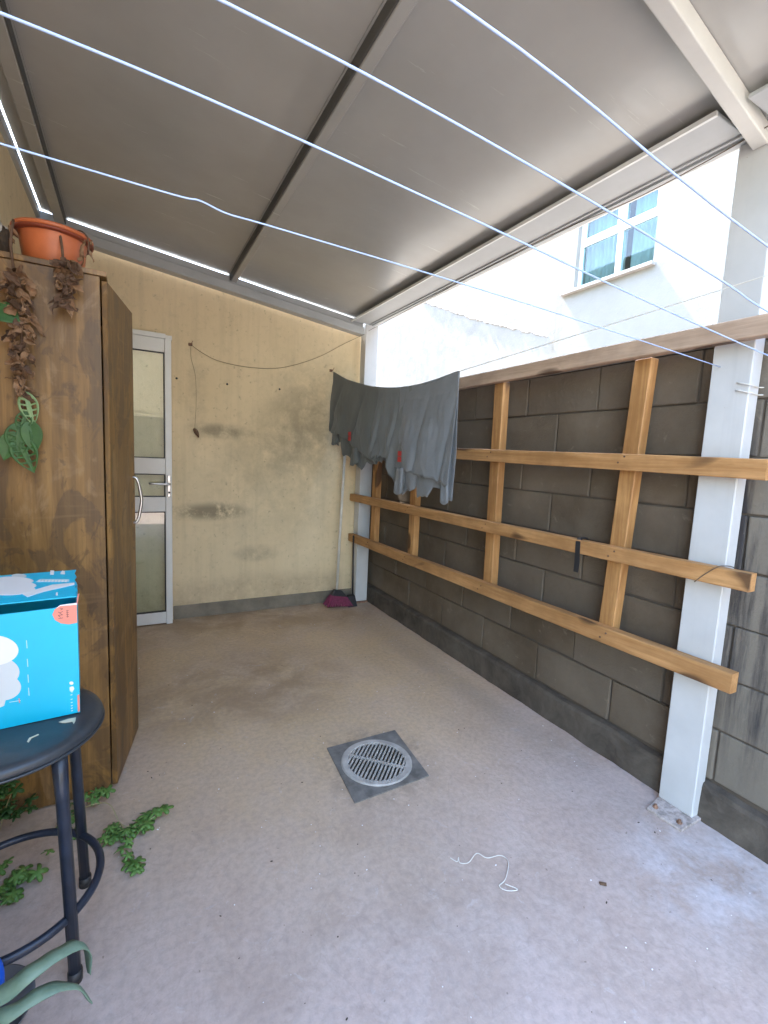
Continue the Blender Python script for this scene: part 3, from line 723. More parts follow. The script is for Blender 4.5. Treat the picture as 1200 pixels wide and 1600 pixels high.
# strap over the middle rail
bm = new()
P = [(1.902, 1.452, .93), (1.899, 1.452, .99), (1.888, 1.45, 1.0185), (1.868, 1.448, 1.0195), (1.842, 1.446, 1.0165), (1.8305, 1.443, 1.0), (1.829, 1.44, .95), (1.827, 1.437, .90), (1.824, 1.436, .862)]
P = smooth_pts(P, 4); pr_ = None
for i, p in enumerate(P):
    t = (P[min(i+1, len(P)-1)]-P[max(i-1, 0)]).normalized(); s = Vector((0, 1, 0))*.0125; nn = t.cross(Vector((0, 1, 0))).normalized()*.0015
    ring = [bm.verts.new(p-s-nn), bm.verts.new(p+s-nn), bm.verts.new(p+s+nn), bm.verts.new(p-s+nn)]
    if pr_:
        for k_ in range(4): bm.faces.new((pr_[k_], pr_[(k_+1) % 4], ring[(k_+1) % 4], ring[k_]))
    else: bm.faces.new(ring[::-1])
    pr_ = ring
bm.faces.new(pr_)
tag(obj('black_strap', bm, M['black']), 'short black webbing strap hanging over the middle pine rail', 'strap')
# twisted twine near the post end of the middle rail
bm = new(); tube(bm, smooth_pts([(1.845, .93, .945), (1.845, .90, .98), (1.845, .86, 1.018), (1.87, .85, 1.022), (1.897, .842, 1.02), (1.93, .846, 1.012)], 5), .0018, 6)
tag(obj('twine', bm, M['brownwire'], smooth=True), 'thin brown twine knotted round the middle rail beside the post', 'twine')

# ------------------------------------------------------------------ clotheslines
def cline(pts, r, label, name='clothesline', mat='cord'):
    bm = new(); tube(bm, smooth_pts(pts, 6), r, 8); o = obj(name, bm, M[mat], smooth=True)
    return tag(o, label, 'clothesline', 'clotheslines strung across the patio')
cline([(-.50, .962, 1.800), (-.169, .962, 1.797), (.07, .962, 1.7945), (.115, .962, 1.797), (.165, .962, 1.788), (.25, .962, 1.7875), (.671, .962, 1.780), (1.2, .962, 1.765), (1.899, .962, 1.738)], .0017, 'pale blue clothesline with a small kink, nearest the wardrobe')
cline([(-.50, .692, 1.800), (0, .692, 1.8), (.474, .692, 1.772), (1.005, .692, 1.731), (1.529, .692, 1.697), (1.97, .692, 1.675)], .0018, 'pale blue clothesline running from the left edge to the post tie')
cline([(-.50, .55, 1.80), (.086, .55, 1.80), (.368, .55, 1.791), (.708, .55, 1.767), (1.074, .55, 1.734), (1.249, .55, 1.713), (1.97, .55, 1.655)], .0017, 'bright blue clothesline entering at the top left of the roof')
cline([(-.50, .429, 1.81), (.283, .429, 1.80), (.671, .429, 1.760), (.946, .429, 1.733), (1.97, .429, 1.65)], .0016, 'turquoise clothesline furthest from the back wall')
LX = lambda y: 1.55+(3.9-y)*.059
LZ = [(3.9, 2.080), (3.62, 1.978), (3.4, 1.922), (3.2, 1.877), (3.0, 1.848), (2.84, 1.832), (2.68, 1.826), (2.55, 1.828), (2.4, 1.838), (2.24, 1.857), (.776, 1.965), (-5.19, 2.41)]
cline([(LX(y), y, z) for y, z in LZ[:10]]+[(LX(y), y, z) for y, z in ((1.8, 1.889), (1.3, 1.926), (.776, 1.965), (0, 2.02), (-2.5, 2.21), (-5.19, 2.41))], .0020, 'thin white line sagging under the hanging clothes', mat='bag')
bm = new(); tube(bm, smooth_pts([(1.75, .80, 2.458), (1.85, .889, 2.488), (1.87, 1.324, 2.476), (1.85, 1.757, 2.488), (1.84, 2.16, 2.478), (1.84, 2.65, 2.472), (1.83, 3.78, 2.44)], 6), .0018, 6)
tag(obj('wire', bm, M['brownwire'], smooth=True), 'dark thin wire slung along under the roof edge beam', 'wire')

# ------------------------------------------------------------------ clothes
def garment(name, label, ya, yb, hem, mat, seed, amp=.02, swing=0., bulge=-.035, folds=(11, 23), tagpos=None, hem2=None, sleeves=()):
    t = thing(name, label, 'clothes', (LX((ya+yb)/2), (ya+yb)/2, interp(LZ, (ya+yb)/2)), 'grey clothes drying on the line')
    def sheet_bm(sgn, hemf, ysh=0):
        bm = new(); nu, nv = 90, 34; G = []
        for i in range(nu+1):
            u = i/nu; y = lerp(ya, yb, u); zt = interp(LZ, y)+.003; zb = interp(hemf, y); col = []
            for j in range(nv+1):
                v = j/nv
                f = (math.sin(u*folds[0]+seed+1.5*math.sin(v*2+seed))*.6+math.sin(u*folds[1]+seed*2+v*2.2)*.4)
                f += mnoise.noise(Vector((u*6+seed, v*2.2, seed)))*1.3+(1-abs(math.sin(u*7+v*1.7+seed)))**4*1.5
                grow = min(1, v*1.6)**1.1
                x = LX(y)+sgn*.004+(bulge*sgn if sgn > 0 else 0)*grow+amp*f*grow+mnoise.noise(Vector((u*22, v*9+seed, 3)))*.004*grow
                yy = y+(ysh+swing)*v+mnoise.noise(Vector((u*4+seed*3, v*3, 9)))*.03*grow*(1-abs(2*u-1)**4*.5)
                yy = min(yy, 3.885)
                z = lerp(zt, zb, v)
                if v > .75: z += mnoise.noise(Vector((u*13+seed, seed, sgn)))*.022*(v-.75)/.25
                col.append(bm.verts.new((x, yy, z)))
            G.append(col)
        for i in range(nu):
            for j in range(nv): bm.faces.new((G[i][j], G[i+1][j], G[i+1][j+1], G[i][j+1]))
        return bm
    def add(nm, bm):
        o = obj(nm, bm, mat, t, True)
        m = o.modifiers.new('thick', 'SOLIDIFY'); m.thickness = .0022; m.offset = 0
        return o
    f_ = add('front', sheet_bm(-1, hem)); b_ = add('back', sheet_bm(1, hem2 or [(y, z+.03) for y, z in hem], .015))
    if tagpos:
        y, z, w, h = tagpos
        # ride on the front sheet: nearest vertex
        near = [v.co.x+t.location.x for o_ in (f_, b_) for v in o_.data.vertices if abs(v.co.y+t.location.y-y) < w*.7 and abs(v.co.z+t.location.z-z) < h*1.2]
        x = min(near)-.004
        bm = new(); box(bm, x-.001, x+.001, y-w/2, y+w/2, z+.004, z+h, .0004, 1); box(bm, x-.001, x+.001, y-w/2, y+w/2, z-h, z-.001, .0004, 1)
        obj('tag', bm, M['red'], t)
    for (y, z, r, h, dx) in sleeves:
        bm = new(); rings = []; n_ = 22
        for j in range(7):
            v = j/6; ring = []
            for k_ in range(n_):
                a = 2*math.pi*k_/n_; w_ = 1+.22*math.sin(3*a+seed+v*2)+.14*math.sin(5*a+v*4+seed*2)
                ring.append(bm.verts.new((LX(y)+dx+r*.38*w_*math.sin(a)*(.7+.45*v), y+r*w_*math.cos(a)*(.8+.3*v)+.018*v*math.sin(seed+y*9), z-h*v+.014*math.sin(2*a+seed)*v)))
            rings.append(ring)
        for A, B in zip(rings, rings[1:]):
            for k_ in range(n_): bm.faces.new((A[k_], A[(k_+1) % n_], B[(k_+1) % n_], B[k_]))
        o = obj('sleeve', bm, mat, t, True); m = o.modifiers.new('thick', 'SOLIDIFY'); m.thickness = .0025
    return t
garment('dark_shirt', 'dark grey shirt hanging at the back wall end of the line', 3.86, 3.02,
        [(3.86, 1.50), (3.78, 1.44), (3.66, 1.47), (3.60, 1.36), (3.42, 1.32), (3.28, 1.25), (3.19, 1.30), (3.08, 1.29), (3.02, 1.33)], M['cloth_d'], 1.3, .013, tagpos=(3.46, 1.51, .05, .035),
        hem2=[(3.86, 1.55), (3.6, 1.52), (3.3, 1.40), (3.02, 1.30)], sleeves=((3.74, 1.56, .05, .11, -.02), (3.36, 1.42, .055, .13, -.025)))
garment('grey_shirt', 'mid grey shirt pleated in the middle of the line', 3.12, 2.66,
        [(3.12, 1.34), (3.03, 1.32), (2.92, 1.33), (2.87, 1.27), (2.80, 1.18), (2.74, 1.11), (2.66, 1.15)], M['cloth_m'], 4.1, .014, folds=(13, 23))
garment('blue_grey_shirt', 'larger blue grey shirt with red tag at the free end of the line', 2.80, 2.20,
        [(2.80, 1.20), (2.75, 1.10), (2.70, 1.145), (2.60, 1.15), (2.575, 1.22), (2.555, 1.12), (2.44, 1.115), (2.40, 1.19), (2.29, 1.18), (2.235, 1.12), (2.20, 1.115)], M['cloth_l'], 2.2, .011, swing=-.02, folds=(7, 17),
        tagpos=(2.715, 1.365, .045, .036), hem2=[(2.80, 1.3), (2.5, 1.25), (2.3, 1.22), (2.2, 1.20)], sleeves=((2.245, 1.29, .034, .185, -.02), (2.71, 1.29, .045, .17, -.025)))

# ------------------------------------------------------------------ broom and dustpan
T = thing('broom', 'broom with pale handle and purple bristles leaning in the far corner', 'broom', (1.62, 3.74, 0))
bm = new(); tube(bm, [(1.600, 3.735, .165), (1.645, 3.80, .85), (1.70, 3.878, 1.62)], .0115, 10); obj('handle', bm, M['handle'], T, True)
bm = new(); hexa(bm, [(1.545, 3.715, .115), (1.70, 3.715, .085), (1.70, 3.765, .085), (1.545, 3.765, .115), (1.575, 3.722, .165), (1.65, 3.722, .150), (1.65, 3.758, .150), (1.575, 3.758, .165)], .006); obj('head', bm, M['black'], T)
bm = new(); rnd = random.Random(2)
for i in range(22):
    for j in range(4):
        u = i/21; a = Vector((lerp(1.55, 1.695, u), lerp(3.72, 3.76, j/3), lerp(.116, .088, u)))
        b = Vector((lerp(1.495, 1.745, u)+rnd.uniform(-.004, .004), lerp(3.695, 3.785, j/3)+rnd.uniform(-.004, .004), lerp(.022, .004, u)+rnd.uniform(0, .006)))
        tube(bm, [a, (a+b)/2, b], .0052, 5)
tag(obj('bristles', bm, M['purple'], T), kind='stuff')
T = thing('dustpan', 'black long handled dustpan standing between the broom and the post', 'dustpan', (1.765, 3.74, 0))
bm = new(); tube(bm, [(1.765, 3.745, .05), (1.76, 3.77, .64)], .008, 8); obj('handle', bm, M['black'], T, True)
bm = new(); hexa(bm, [(1.70, 3.685, .0), (1.79, 3.685, .0), (1.79, 3.77, .0), (1.70, 3.77, .0), (1.715, 3.735, .085), (1.785, 3.735, .085), (1.785, 3.77, .095), (1.715, 3.77, .095)], .004); obj('pan', bm, M['black'], T)

# ------------------------------------------------------------------ wardrobe
T = thing('wardrobe', 'tall rustic brown wooden wardrobe with its narrow door ajar', 'wardrobe', (-.29, 2.35, 0))
bm = new(); box(bm, -.500, -.087, 1.963, 1.981, .008, 1.925, .001); obj('side_panel', bm, M['ward'], T)
bm = new(); box(bm, -.500, -.087, 2.742, 2.760, .008, 1.925, .001); obj('side_panel', bm, M['ward'], T)
bm = new(); box(bm, -.503, -.066, 1.955, 2.768, 1.926, 1.944, .002); obj('top_panel', bm, M['ward'], T)
bm = new(); box(bm, -.500, -.092, 1.982, 2.741, .035, .053); obj('base_panel', bm, M['ward'], T)
bm = new(); box(bm, -.503, -.497, 1.982, 2.741, .054, 1.925); obj('back_panel', bm, M['ward'], T)
def wdoor(hx, hy, ang, name='door'):
    d = Vector((math.sin(ang), math.cos(ang), 0)); nrm = Vector((math.cos(ang), -math.sin(ang), 0))
    h = Vector((hx, hy, 0)); w = .392; th = .018
    def q(a, b, z): v = h+d*a+nrm*b; return (v.x, v.y, z)
    bm = new(); hexa(bm, [q(0, 0, .022), q(0, th, .022), q(w, th, .022), q(w, 0, .022), q(0, 0, 1.915), q(0, th, 1.915), q(w, th, 1.915), q(w, 0, 1.915)], .0015, 1)
    D = obj(name, bm, M['ward'], T)
    return D, q
D, q = wdoor(-.083, 1.972, math.radians(11.5))
tag(D, 'ajar door panel')
P = smooth_pts([q(.352, .018, 1.215), q(.352, .030, 1.212), q(.354, .040, 1.19), q(.356, .050, 1.13), q(.356, .050, 1.10), q(.354, .040, 1.04), q(.352, .030, 1.018), q(.352, .018, 1.015)], 5)
bm = new(); tube(bm, P, .0065, 8); obj('handle', bm, M['steel'], D, True)
D2, q2 = wdoor(-.083, 2.372, 0)
D2.location = (0, 0, 0)

# pot on the wardrobe
T = thing('hanging_pot', 'orange plastic bowl pot on top of the wardrobe trailing dead vines', 'plant pot', (-.235, 2.08, 1.944))
bm = new(); pc = (-.228, 2.085, 1.945)
lathe(bm, [(.078, 0), (.088, .012), (.094, .055), (.099, .100), (.101, .112), (.117, .114), (.120, .122), (.117, .127), (.104, .126), (.099, .122), (.093, .095), (0, .092)], pc, 56)
obj('bowl', bm, M['terra'], T, True)
bm = new(); lathe(bm, [(.1015, .1045), (.1195, .1055), (.1205, .112), (.1015, .1115)], pc, 56); obj('rim_shade_lip', bm, M['terradark'], T, True)  # shade under the rim painted as a ring of darker orange
bm = new(); lathe(bm, [(.094, .1), (.05, .112), (0, .118)], pc, 24); obj('soil', bm, M['soil'], T, True)

# leaves
def leaf_bm(L, Wd, holes=False, curl=.2, cup=.15, n=14, m=6, lobes=0, seed=0):
    """leaf along +X from the origin, lying in XY"""
    bm = bmesh.new(); G = []
    for i in range(n+1):
        u = i/n; w = Wd*(math.sin(math.pi*min(1, u*1.02))**.75)*(1-.45*u)*1.25
        if lobes: w *= .55+.45*abs(math.sin(u*math.pi*lobes))
        row = []
        for j in range(-m, m+1):
            v = j/m; x = u*L-abs(v)*.12*L*(1-u); y = w*v*.5
            z = -curl*L*u*u+cup*abs(y)+.01*L*math.sin(u*9+seed)*abs(v)
            row.append(bm.verts.new((x, y, z)))
        G.append(row)
    for i in range(n):
        for j in range(2*m):
            v = (j+.5-m)/m; u = (i+.5)/n
            if holes and .30 < abs(v) < .78 and .15 < u < .85 and (i % 3) != 0: continue
            try: bm.faces.new((G[i][j], G[i+1][j], G[i+1][j+1], G[i][j+1]))
            except ValueError: pass
    return bm
def put_leaf(parent, at, direction, normal, L, Wd, mat, crumple=0, **kw):
    bm = leaf_bm(L, Wd, **kw)
    x = Vector(direction).normalized(); z = Vector(normal); z = (z-x*z.dot(x)).normalized(); y = z.cross(x)
    R = Matrix(((x.x, y.x, z.x, at[0]), (x.y, y.y, z.y, at[1]), (x.z, y.z, z.z, at[2]), (0, 0, 0, 1)))
    if crumple:
        for v in bm.verts:
            q = v.co*70+Vector(at)*90
            v.co += Vector((mnoise.noise(q), mnoise.noise(q+Vector((9, 2, 5))), mnoise.noise(q+Vector((3, 7, 1)))))*crumple
    bmesh.ops.transform(bm, verts=bm.verts, matrix=R)
    bmesh.ops.remove_doubles(bm, verts=bm.verts, dist=1e-5)
    loose = [v for v in bm.verts if not v.link_faces]
    if loose: bmesh.ops.delete(bm, geom=loose, context='VERTS')
    o = obj('leaf', bm, mat, parent, True)
    m_ = o.modifiers.new('thick', 'SOLIDIFY'); m_.thickness = .0008
    return o
def vine(name, label, pts, r, leaves, cat='vine', mat='drydark'):
    t = thing(name, label, cat, pts[0])
    bm = new(); tube(bm, smooth_pts(pts, 5), r, 6); obj('stem', bm, M[mat], t, True)
    for L in leaves: put_leaf(t, *L[:6], **(L[6] if len(L) > 6 else {}))
    return t
rnd = random.Random(21)
lv = []
yv = 1.935
def rdir(down=.8): return (rnd.uniform(-1, 1), rnd.uniform(-.5, .2), -down*rnd.random()-.2)
for i in range(84):
    t = i/83; z = lerp(1.88, 1.50, t**1.1); x = -.310+rnd.uniform(-.035, .035)*(1-t*.55)-(.0 if t < .5 else .0)
    lv.append(((x, yv+rnd.uniform(-.03, .01), z), rdir(), (rnd.uniform(-1, 1), -1, rnd.uniform(-.6, .6)), rnd.uniform(.020, .052), rnd.uniform(.012, .036)*(1.1-.45*t), M['dry'] if rnd.random() < .7 else M['drydark'], dict(curl=rnd.uniform(-1.4, 1.6), cup=rnd.uniform(.3, 1.8), n=10, m=4, seed=i, crumple=.009)))
for (x, z, dx, L_, W_, mm, hh) in ((-.298, 1.50, .2, .10, .055, 'pale', True), (-.318, 1.40, -.05, .105, .075, 'green', True), (-.290, 1.41, .12, .10, .06, 'green', False), (-.322, 1.355, .36, .115, .075, 'green', True), (-.335, 1.37, -.30, .09, .06, 'green', False), (-.30, 1.44, -.25, .07, .045, 'green', True)):
    lv.append(((x, yv-.02, z), (dx, -.15, -1), (.1, -1, -.1), L_, W_, M[mm], dict(holes=hh, curl=.15, cup=.2, n=18, m=8)))
lv.append(((-.365, yv-.02, 1.76), (.5, -.2, -.3), (0, -1, .3), .075, .07, M['green'], dict(curl=.2, n=10, m=4)))
vine('trailing_vine', 'long dried vine with green perforated leaves hanging down the wardrobe side', [(-.325, 2.0, 2.06), (-.325, 1.945, 1.96), (-.312, 1.938, 1.80), (-.305, 1.937, 1.62), (-.312, 1.935, 1.45), (-.318, 1.93, 1.36)], .004, lv)
lv = []
for i in range(52):
    t = rnd.random(); z = lerp(1.94, 1.80, t); x = -.185+rnd.uniform(-.026, .030)*(1-t*.5)
    lv.append(((x, yv+rnd.uniform(-.03, .01), z), rdir(1.2), (rnd.uniform(-1, 1), -1, rnd.uniform(-.6, .6)), rnd.uniform(.018, .044), rnd.uniform(.012, .028), M['drydark'] if rnd.random() < .55 else M['dry'], dict(curl=rnd.uniform(-1.6, 1.8), cup=rnd.uniform(.3, 1.8), n=10, m=4, seed=i, crumple=.009)))
vine('dead_vine', 'short clump of curled brown leaves hanging from the orange pot', [(-.20, 2.0, 2.05), (-.19, 1.955, 1.97), (-.188, 1.940, 1.88), (-.18, 1.938, 1.79)], .004, lv)
lv = []
for i in range(14):
    a = rnd.choice((-2.75, -.55))+rnd.uniform(-.25, .25); z = rnd.uniform(1.97, 2.075)
    x = pc[0]+.122*math.cos(a); y = pc[1]+.122*math.sin(a)
    lv.append(((x, y, z), (rnd.uniform(-.6, .6), -.3, -1), (rnd.uniform(-.6, .6), -1, 0), rnd.uniform(.02, .04), rnd.uniform(.006, .014), M['dry'], dict(curl=rnd.uniform(-1, 1), n=8, m=3, crumple=.006)))
vine('pot_weeds', 'straggly dry shoots over the rim of the orange pot', [(-.20, 2.06, 2.05), (-.15, 2.02, 2.08), (-.122, 2.01, 2.06), (-.12, 2.0, 2.01)], .0025, lv, 'plant')
# white plastic bag at the frame edge
bm = new(); bmesh.ops.create_icosphere(bm, subdivisions=4, radius=1)
for v in bm.verts:
    n_ = mnoise.noise(v.co*2.2)*.35+mnoise.noise(v.co*5)*.16
    v.co = Vector((v.co.x*.055, v.co.y*.06, v.co.z*.075))*(1+n_)+Vector((-.405, 2.04, 2.015))
tag(obj('plastic_bag', bm, M['bag'], smooth=True), 'crumpled white plastic bag on the wardrobe left of the orange pot', 'bag')
bm = new(); bmesh.ops.create_icosphere(bm, subdivisions=3, radius=1)
for v in bm.verts: v.co = Vector((v.co.x*.018, v.co.y*.03, v.co.z*.045))*(1+mnoise.noise(v.co*2)*.4)+Vector((-.352, 2.02, 1.99))
tag(obj('root_clump', bm, M['soil'], smooth=True), 'dark clump of dry roots between the white bag and the pot', 'roots')

# ------------------------------------------------------------------ stool
SX, SY, SZ = -.290, 1.397, .650
T = thing('stool', 'black round padded stool with dark blue legs and a foot ring', 'stool', (SX, SY, 0))
bm = new(); lathe(bm, [(0, -.044), (.170, -.044), (.200, -.040), (.211, -.031), (.215, -.019), (.210, -.009), (.192, -.002), (.15, 0), (0, .002)], (SX, SY, SZ), 64); obj('seat', bm, M['seat'], T, True)
bm = new(); P = [(SX+.2140*math.cos(a), SY+.2140*math.sin(a), SZ-.030) for a in [2*math.pi*k/64 for k in range(64)]]
tube(bm, P, .0035, 6, closed=True); obj('piping', bm, M['seat'], T, True)
for sx in (-1, 1):
    for sy in (-1, 1):
        bm = new(); tube(bm, [(SX+sx*.128, SY+sy*.128, SZ-.04), (SX+sx*.132, SY+sy*.132, .5), (SX+sx*.1475, SY+sy*.1475, .012)], [.018, .0145, .0140], 12)
        lg = obj('leg', bm, M['leg'], T, True)
        bm = new(); tube(bm, [(SX+sx*.1475, SY+sy*.1475, 0), (SX+sx*.1475, SY+sy*.1475, .03)], .0165, 12); obj('rubber_foot', bm, M['black'], lg, True)
bm = new(); P = [(SX+.198*math.cos(a), SY+.198*math.sin(a), .178) for a in [2*math.pi*k/72 for k in range(72)]]
tube(bm, P, .0105, 10, closed=True); obj('foot_ring', bm, M['leg'], T, True)
# tears in the vinyl
def flat(bm, pts, z, th=.001):
    t = [bm.verts.new((x, y, z+th)) for x, y in pts]; b = [bm.verts.new((x, y, z-.004)) for x, y in pts]
    bm.faces.new(t); bm.faces.new(b[::-1])
    for k_ in range(len(pts)): bm.faces.new((t[k_], b[k_], b[(k_+1) % len(pts)], t[(k_+1) % len(pts)]))
bm = new(); flat(bm, [(-.170, 1.345), (-.150, 1.352), (-.134, 1.352), (-.134, 1.335), (-.136, 1.322), (-.140, 1.335), (-.155, 1.335), (-.162, 1.338)], SZ+.0, .0012); obj('tear', bm, M['foam'], T)
bm = new(); flat(bm, [(-.222, 1.295), (-.206, 1.305), (-.204, 1.301), (-.217, 1.292), (-.220, 1.275), (-.224, 1.280)], SZ+.0, .0012); obj('tear', bm, M['foam'], T)

# ------------------------------------------------------------------ blue box
BA = math.radians(4.6)
T = thing('blue_box', 'bright blue cardboard box printed with white plates on the black stool', 'box', (-.22, 1.47, SZ+.002))
ux = Vector((math.cos(BA), math.sin(BA), 0)); uy = Vector((-math.sin(BA), math.cos(BA), 0)); O = Vector((-.1265, 1.372, SZ+.003))
BW, BD, BH = .30, .215, .288
def bq(a, b, c): return O-ux*a+uy*b+Vector((0, 0, c))   # a to the left, b away, c up
def panel(name, pts, n_out, th, mat, parent=None):
    bm = new(); n_out = Vector(n_out)*th
    v0 = [bm.verts.new(p) for p in pts]; v1 = [bm.verts.new(Vector(p)-n_out) for p in pts]
    bm.faces.new(v0); bm.faces.new(v1[::-1]); k = len(pts)
    for i in range(k): bm.faces.new((v0[i], v1[i], v1[(i+1) % k], v0[(i+1) % k]))
    return obj(name, bm, mat, parent or T)
FP = panel('front_panel', [bq(0, 0, 0), bq(BW, 0, 0), bq(BW, 0, BH-.004), bq(0, 0, BH)], -uy, .003, M['cyan'])
panel('side_panel', [bq(0, .004, 0), bq(0, BD, 0), bq(0, BD, BH), bq(0, .004, BH)], ux, .003, M['cyan'])
panel('side_panel', [bq(BW, .004, 0), bq(BW, BD, 0), bq(BW, BD, BH), bq(BW, .004, BH)], -ux, .003, M['cyan'])
panel('back_panel', [bq(.004, BD, 0), bq(BW-.004, BD, 0), bq(BW-.004, BD, BH), bq(.004, BD, BH)], uy, .003, M['cyan'])
panel('bottom_panel', [bq(.004, .004, .004), bq(BW-.004, .004, .004), bq(BW-.004, BD-.004, .004), bq(.004, BD-.004, .004)], Vector((0, 0, 1)), .003, M['cyandark'])
# lid: hinged at the back, ragged end, lifted a little at the front
def lq(a, b, up=0):
    # b from 0 (front edge) to 1 (hinge)
    lift = .022*(1-b)+.004+.040*b
    return bq(a, -.004+b*(BD+.002), BH+lift+up)
edge = [(0.000, 0), (.002, .12), (-.002, .2), (.004, .33), (.000, .45), (.005, .6), (.001, .72), (.006, .86), (.002, 1)]
n3 = (lq(0, 1)-lq(0, 0)).cross(ux); n3 = -n3.normalized() if n3.z < 0 else n3.normalized()
pts = [lq(a, b) for a, b in edge]+[lq(BW, 1), lq(BW, 0)]
LP = panel('lid', pts, n3, .003, M['cyan'])
# printing
def disc_pts(c, rx, rz, rot=0, n=36):
    return [(c[0]+rx*math.cos(t)*math.cos(rot)-rz*math.sin(t)*math.sin(rot), c[1]+rx*math.cos(t)*math.sin(rot)+rz*math.sin(t)*math.cos(rot)) for t in [2*math.pi*k/n for k in range(n)]]
def decal_front(name, pts2, mat, lift=.0006):
    P = [bq(a, -lift, c) for a, c in pts2]
    return panel(name, P, -uy, lift*.8, mat, FP)
def decal_lid(name, pts2, mat, lift=.0006):
    P = [lq(a, b)+n3*lift for a, b in pts2]
    return panel(name, P, n3, lift*.8, mat, LP)
s = .284/165.   # metres per photo pixel on the front
def fp(px, py): return ((124-px)*s*.985, (1113-py+ (px-124)*.0)*s - (0)*s)
def fpx(px, py):  # front face: bottom edge drops to the left in the photo by perspective only
    a = (124.5-px)*s*.98; base = 1113+(125-px)*.218; top = 948+(125-px)*.14
    return (a, BH*(base-py)/(base-top))
def el(cx_, cy_, rx, ry, rot=0): return [fpx(x, y) for x, y in [(cx_+rx*math.cos(t)*math.cos(rot)-ry*math.sin(t)*math.sin(rot), cy_+rx*math.cos(t)*math.sin(rot)+ry*math.sin(t)*math.cos(rot)) for t in [2*math.pi*k/40 for k in range(40)]]]
decal_front('printed_dish', [fpx(x, y) for x, y in ((16, 1090), (36, 1089), (34, 1098), (26, 1102), (17, 1103))], M['print_g'], .0004)
decal_front('printed_dish', el(32, 1070, 22, 20), M['print_g'], .0008)
decal_front('printed_dish', el(25, 1047, 28, 24), M['print_g'], .0012)
decal_front('printed_dish', el(22, 1014, 31, 23), M['print_w'], .0016)
corner = [fpx(x, y) for x, y in ((124.3, 947), (104, 949), (97, 954), (94, 962), (97, 970), (104, 975), (114, 976.5), (124.3, 974))]
decal_front('sticker', [fpx(x, y) for x, y in ((124.4, 944), (104, 947.5), (99, 952), (124.4, 950))], M['print_w'], .0006)
decal_front('sticker', corner, M['coral'], .0010)
rk = random.Random(9)
def stroke(pts, w, fn, lift, mat):
    for (x0_, y0_), (x1_, y1_) in zip(pts, pts[1:]):
        dx, dy = x1_-x0_, y1_-y0_; l = math.hypot(dx, dy) or 1; nx, ny = -dy/l*w, dx/l*w
        fn('print', [(x0_+nx, y0_+ny), (x1_+nx, y1_+ny), (x1_-nx, y1_-ny), (x0_-nx, y0_-ny)], mat, lift)
def fdec(nm, P, mat, lift): return decal_front(nm, [fpx(x, y) for x, y in P], mat, lift)
for pts_ in ([(101, 968), (107, 966.5)], [(104, 966), (101, 963), (107, 962)], [(103, 959), (107, 957)], [(101, 957.5), (106, 962)], [(104, 955), (107, 953), (103, 952)],
             [(111, 956), (114, 955.6)], [(111, 959), (114, 958.6)], [(111, 962), (114, 961.6)], [(111, 965), (114, 964.6)], [(112, 955), (112.4, 966)]):
    stroke(pts_, .45, fdec, .0014, M['ink'])
for y in (1000, 1028, 1052, 1072):
    stroke([(62.5, y), (62.8, y+12)], .5, fdec, .0006, M['aqua'])
stroke([(40, 1093), (53, 1091)], .4, fdec, .0006, M['aqua']); stroke([(51, 1087.5), (51.4, 1094.5)], .5, fdec, .0008, M['coral'])
decal_front('print', el(114.5, 1067, 2.6, 2.6), M['print_w'], .0006); decal_front('print', [fpx(x, y) for x, y in ((112, 1073), (112, 1079), (115, 1082), (117, 1078), (117, 1072))], M['aqua'], .0006)
decal_front('print', el(115, 1075.5, 2.9, 3.2), M['print_w'], .0008)
for y in (1086, 1093, 1098, 1103, 1107, 1111): stroke([(113, y), (115.2, y-1.2)], .7, fdec, .0006, M['aqua'])
decal_front('print', [fpx(x, y) for x, y in ((121.5, 1086), (124.3, 1085), (124.3, 1111), (121.5, 1113))], M['coral'], .0006)
# lid print, in lid coordinates (a metres from the right, b 0..1)
def lp(px, py):
    a = (122-px)*s*.98; bot = 930+(122-px)*.18; top = 889+(118-px)*.225
    return (a, (bot-py)/(bot-top))
def lel(cx_, cy_, rx, ry, rot=0): return [lp(x, y) for x, y in [(cx_+rx*math.cos(t)*math.cos(rot)-ry*math.sin(t)*math.sin(rot), cy_+rx*math.cos(t)*math.sin(rot)+ry*math.sin(t)*math.cos(rot)) for t in [2*math.pi*k/32 for k in range(32)]]]
def lpoly(*p): return [lp(x, y) for x, y in p]
decal_lid('printed_dish', lel(44, 908.5, 10, 3, -.08), M['print_g'], .0004)
decal_lid('printed_dish', lel(41, 915.5, 24, 5, -.06), M['print_w'], .0008)
decal_lid('printed_dish', lel(43, 922, 27, 5.5, -.06), M['print_w'], .0010)
decal_lid('printed_dish', lel(41, 929.5, 29, 6.0, -.14), M['print_w'], .0014)
decal_lid('printed_dish', lpoly((55, 933), (72, 925), (90, 917), (119, 911), (119, 914), (100, 921), (80, 928), (62, 936)), M['print_w'], .0012)
decal_lid('print', lpoly((68, 915), (73, 910), (112, 906), (112, 910)), M['aqua'], .0006)
for i in range(9): decal_lid('print', lpoly((71+i*4.4, 911.5-i*.4), (74+i*4.4, 911-i*.4), (73.5+i*4.4, 914-i*.4), (70.5+i*4.4, 914.5-i*.4)), M['print_w'], .0010)
decal_lid('print', lpoly((84.5, 894.5), (90, 894), (90, 901), (85, 901.5)), M['print_w'], .0006)
decal_lid('print', lpoly((99, 897), (101.5, 892.5), (105, 893.5), (105.5, 898.5), (99.5, 899)), M['print_w'], .0006)
decal_lid('print', lpoly((96, 927.5), (98.5, 927), (98.5, 931), (96, 931.5)), M['print_w'], .0006)
for (x, y) in ((7, 919), (4, 928), (1, 936)): decal_lid('print', lpoly((x, y), (x+2.5, y-2), (x+3, y+1.5), (x+.6, y+2.5)), M['aqua'], .0006)
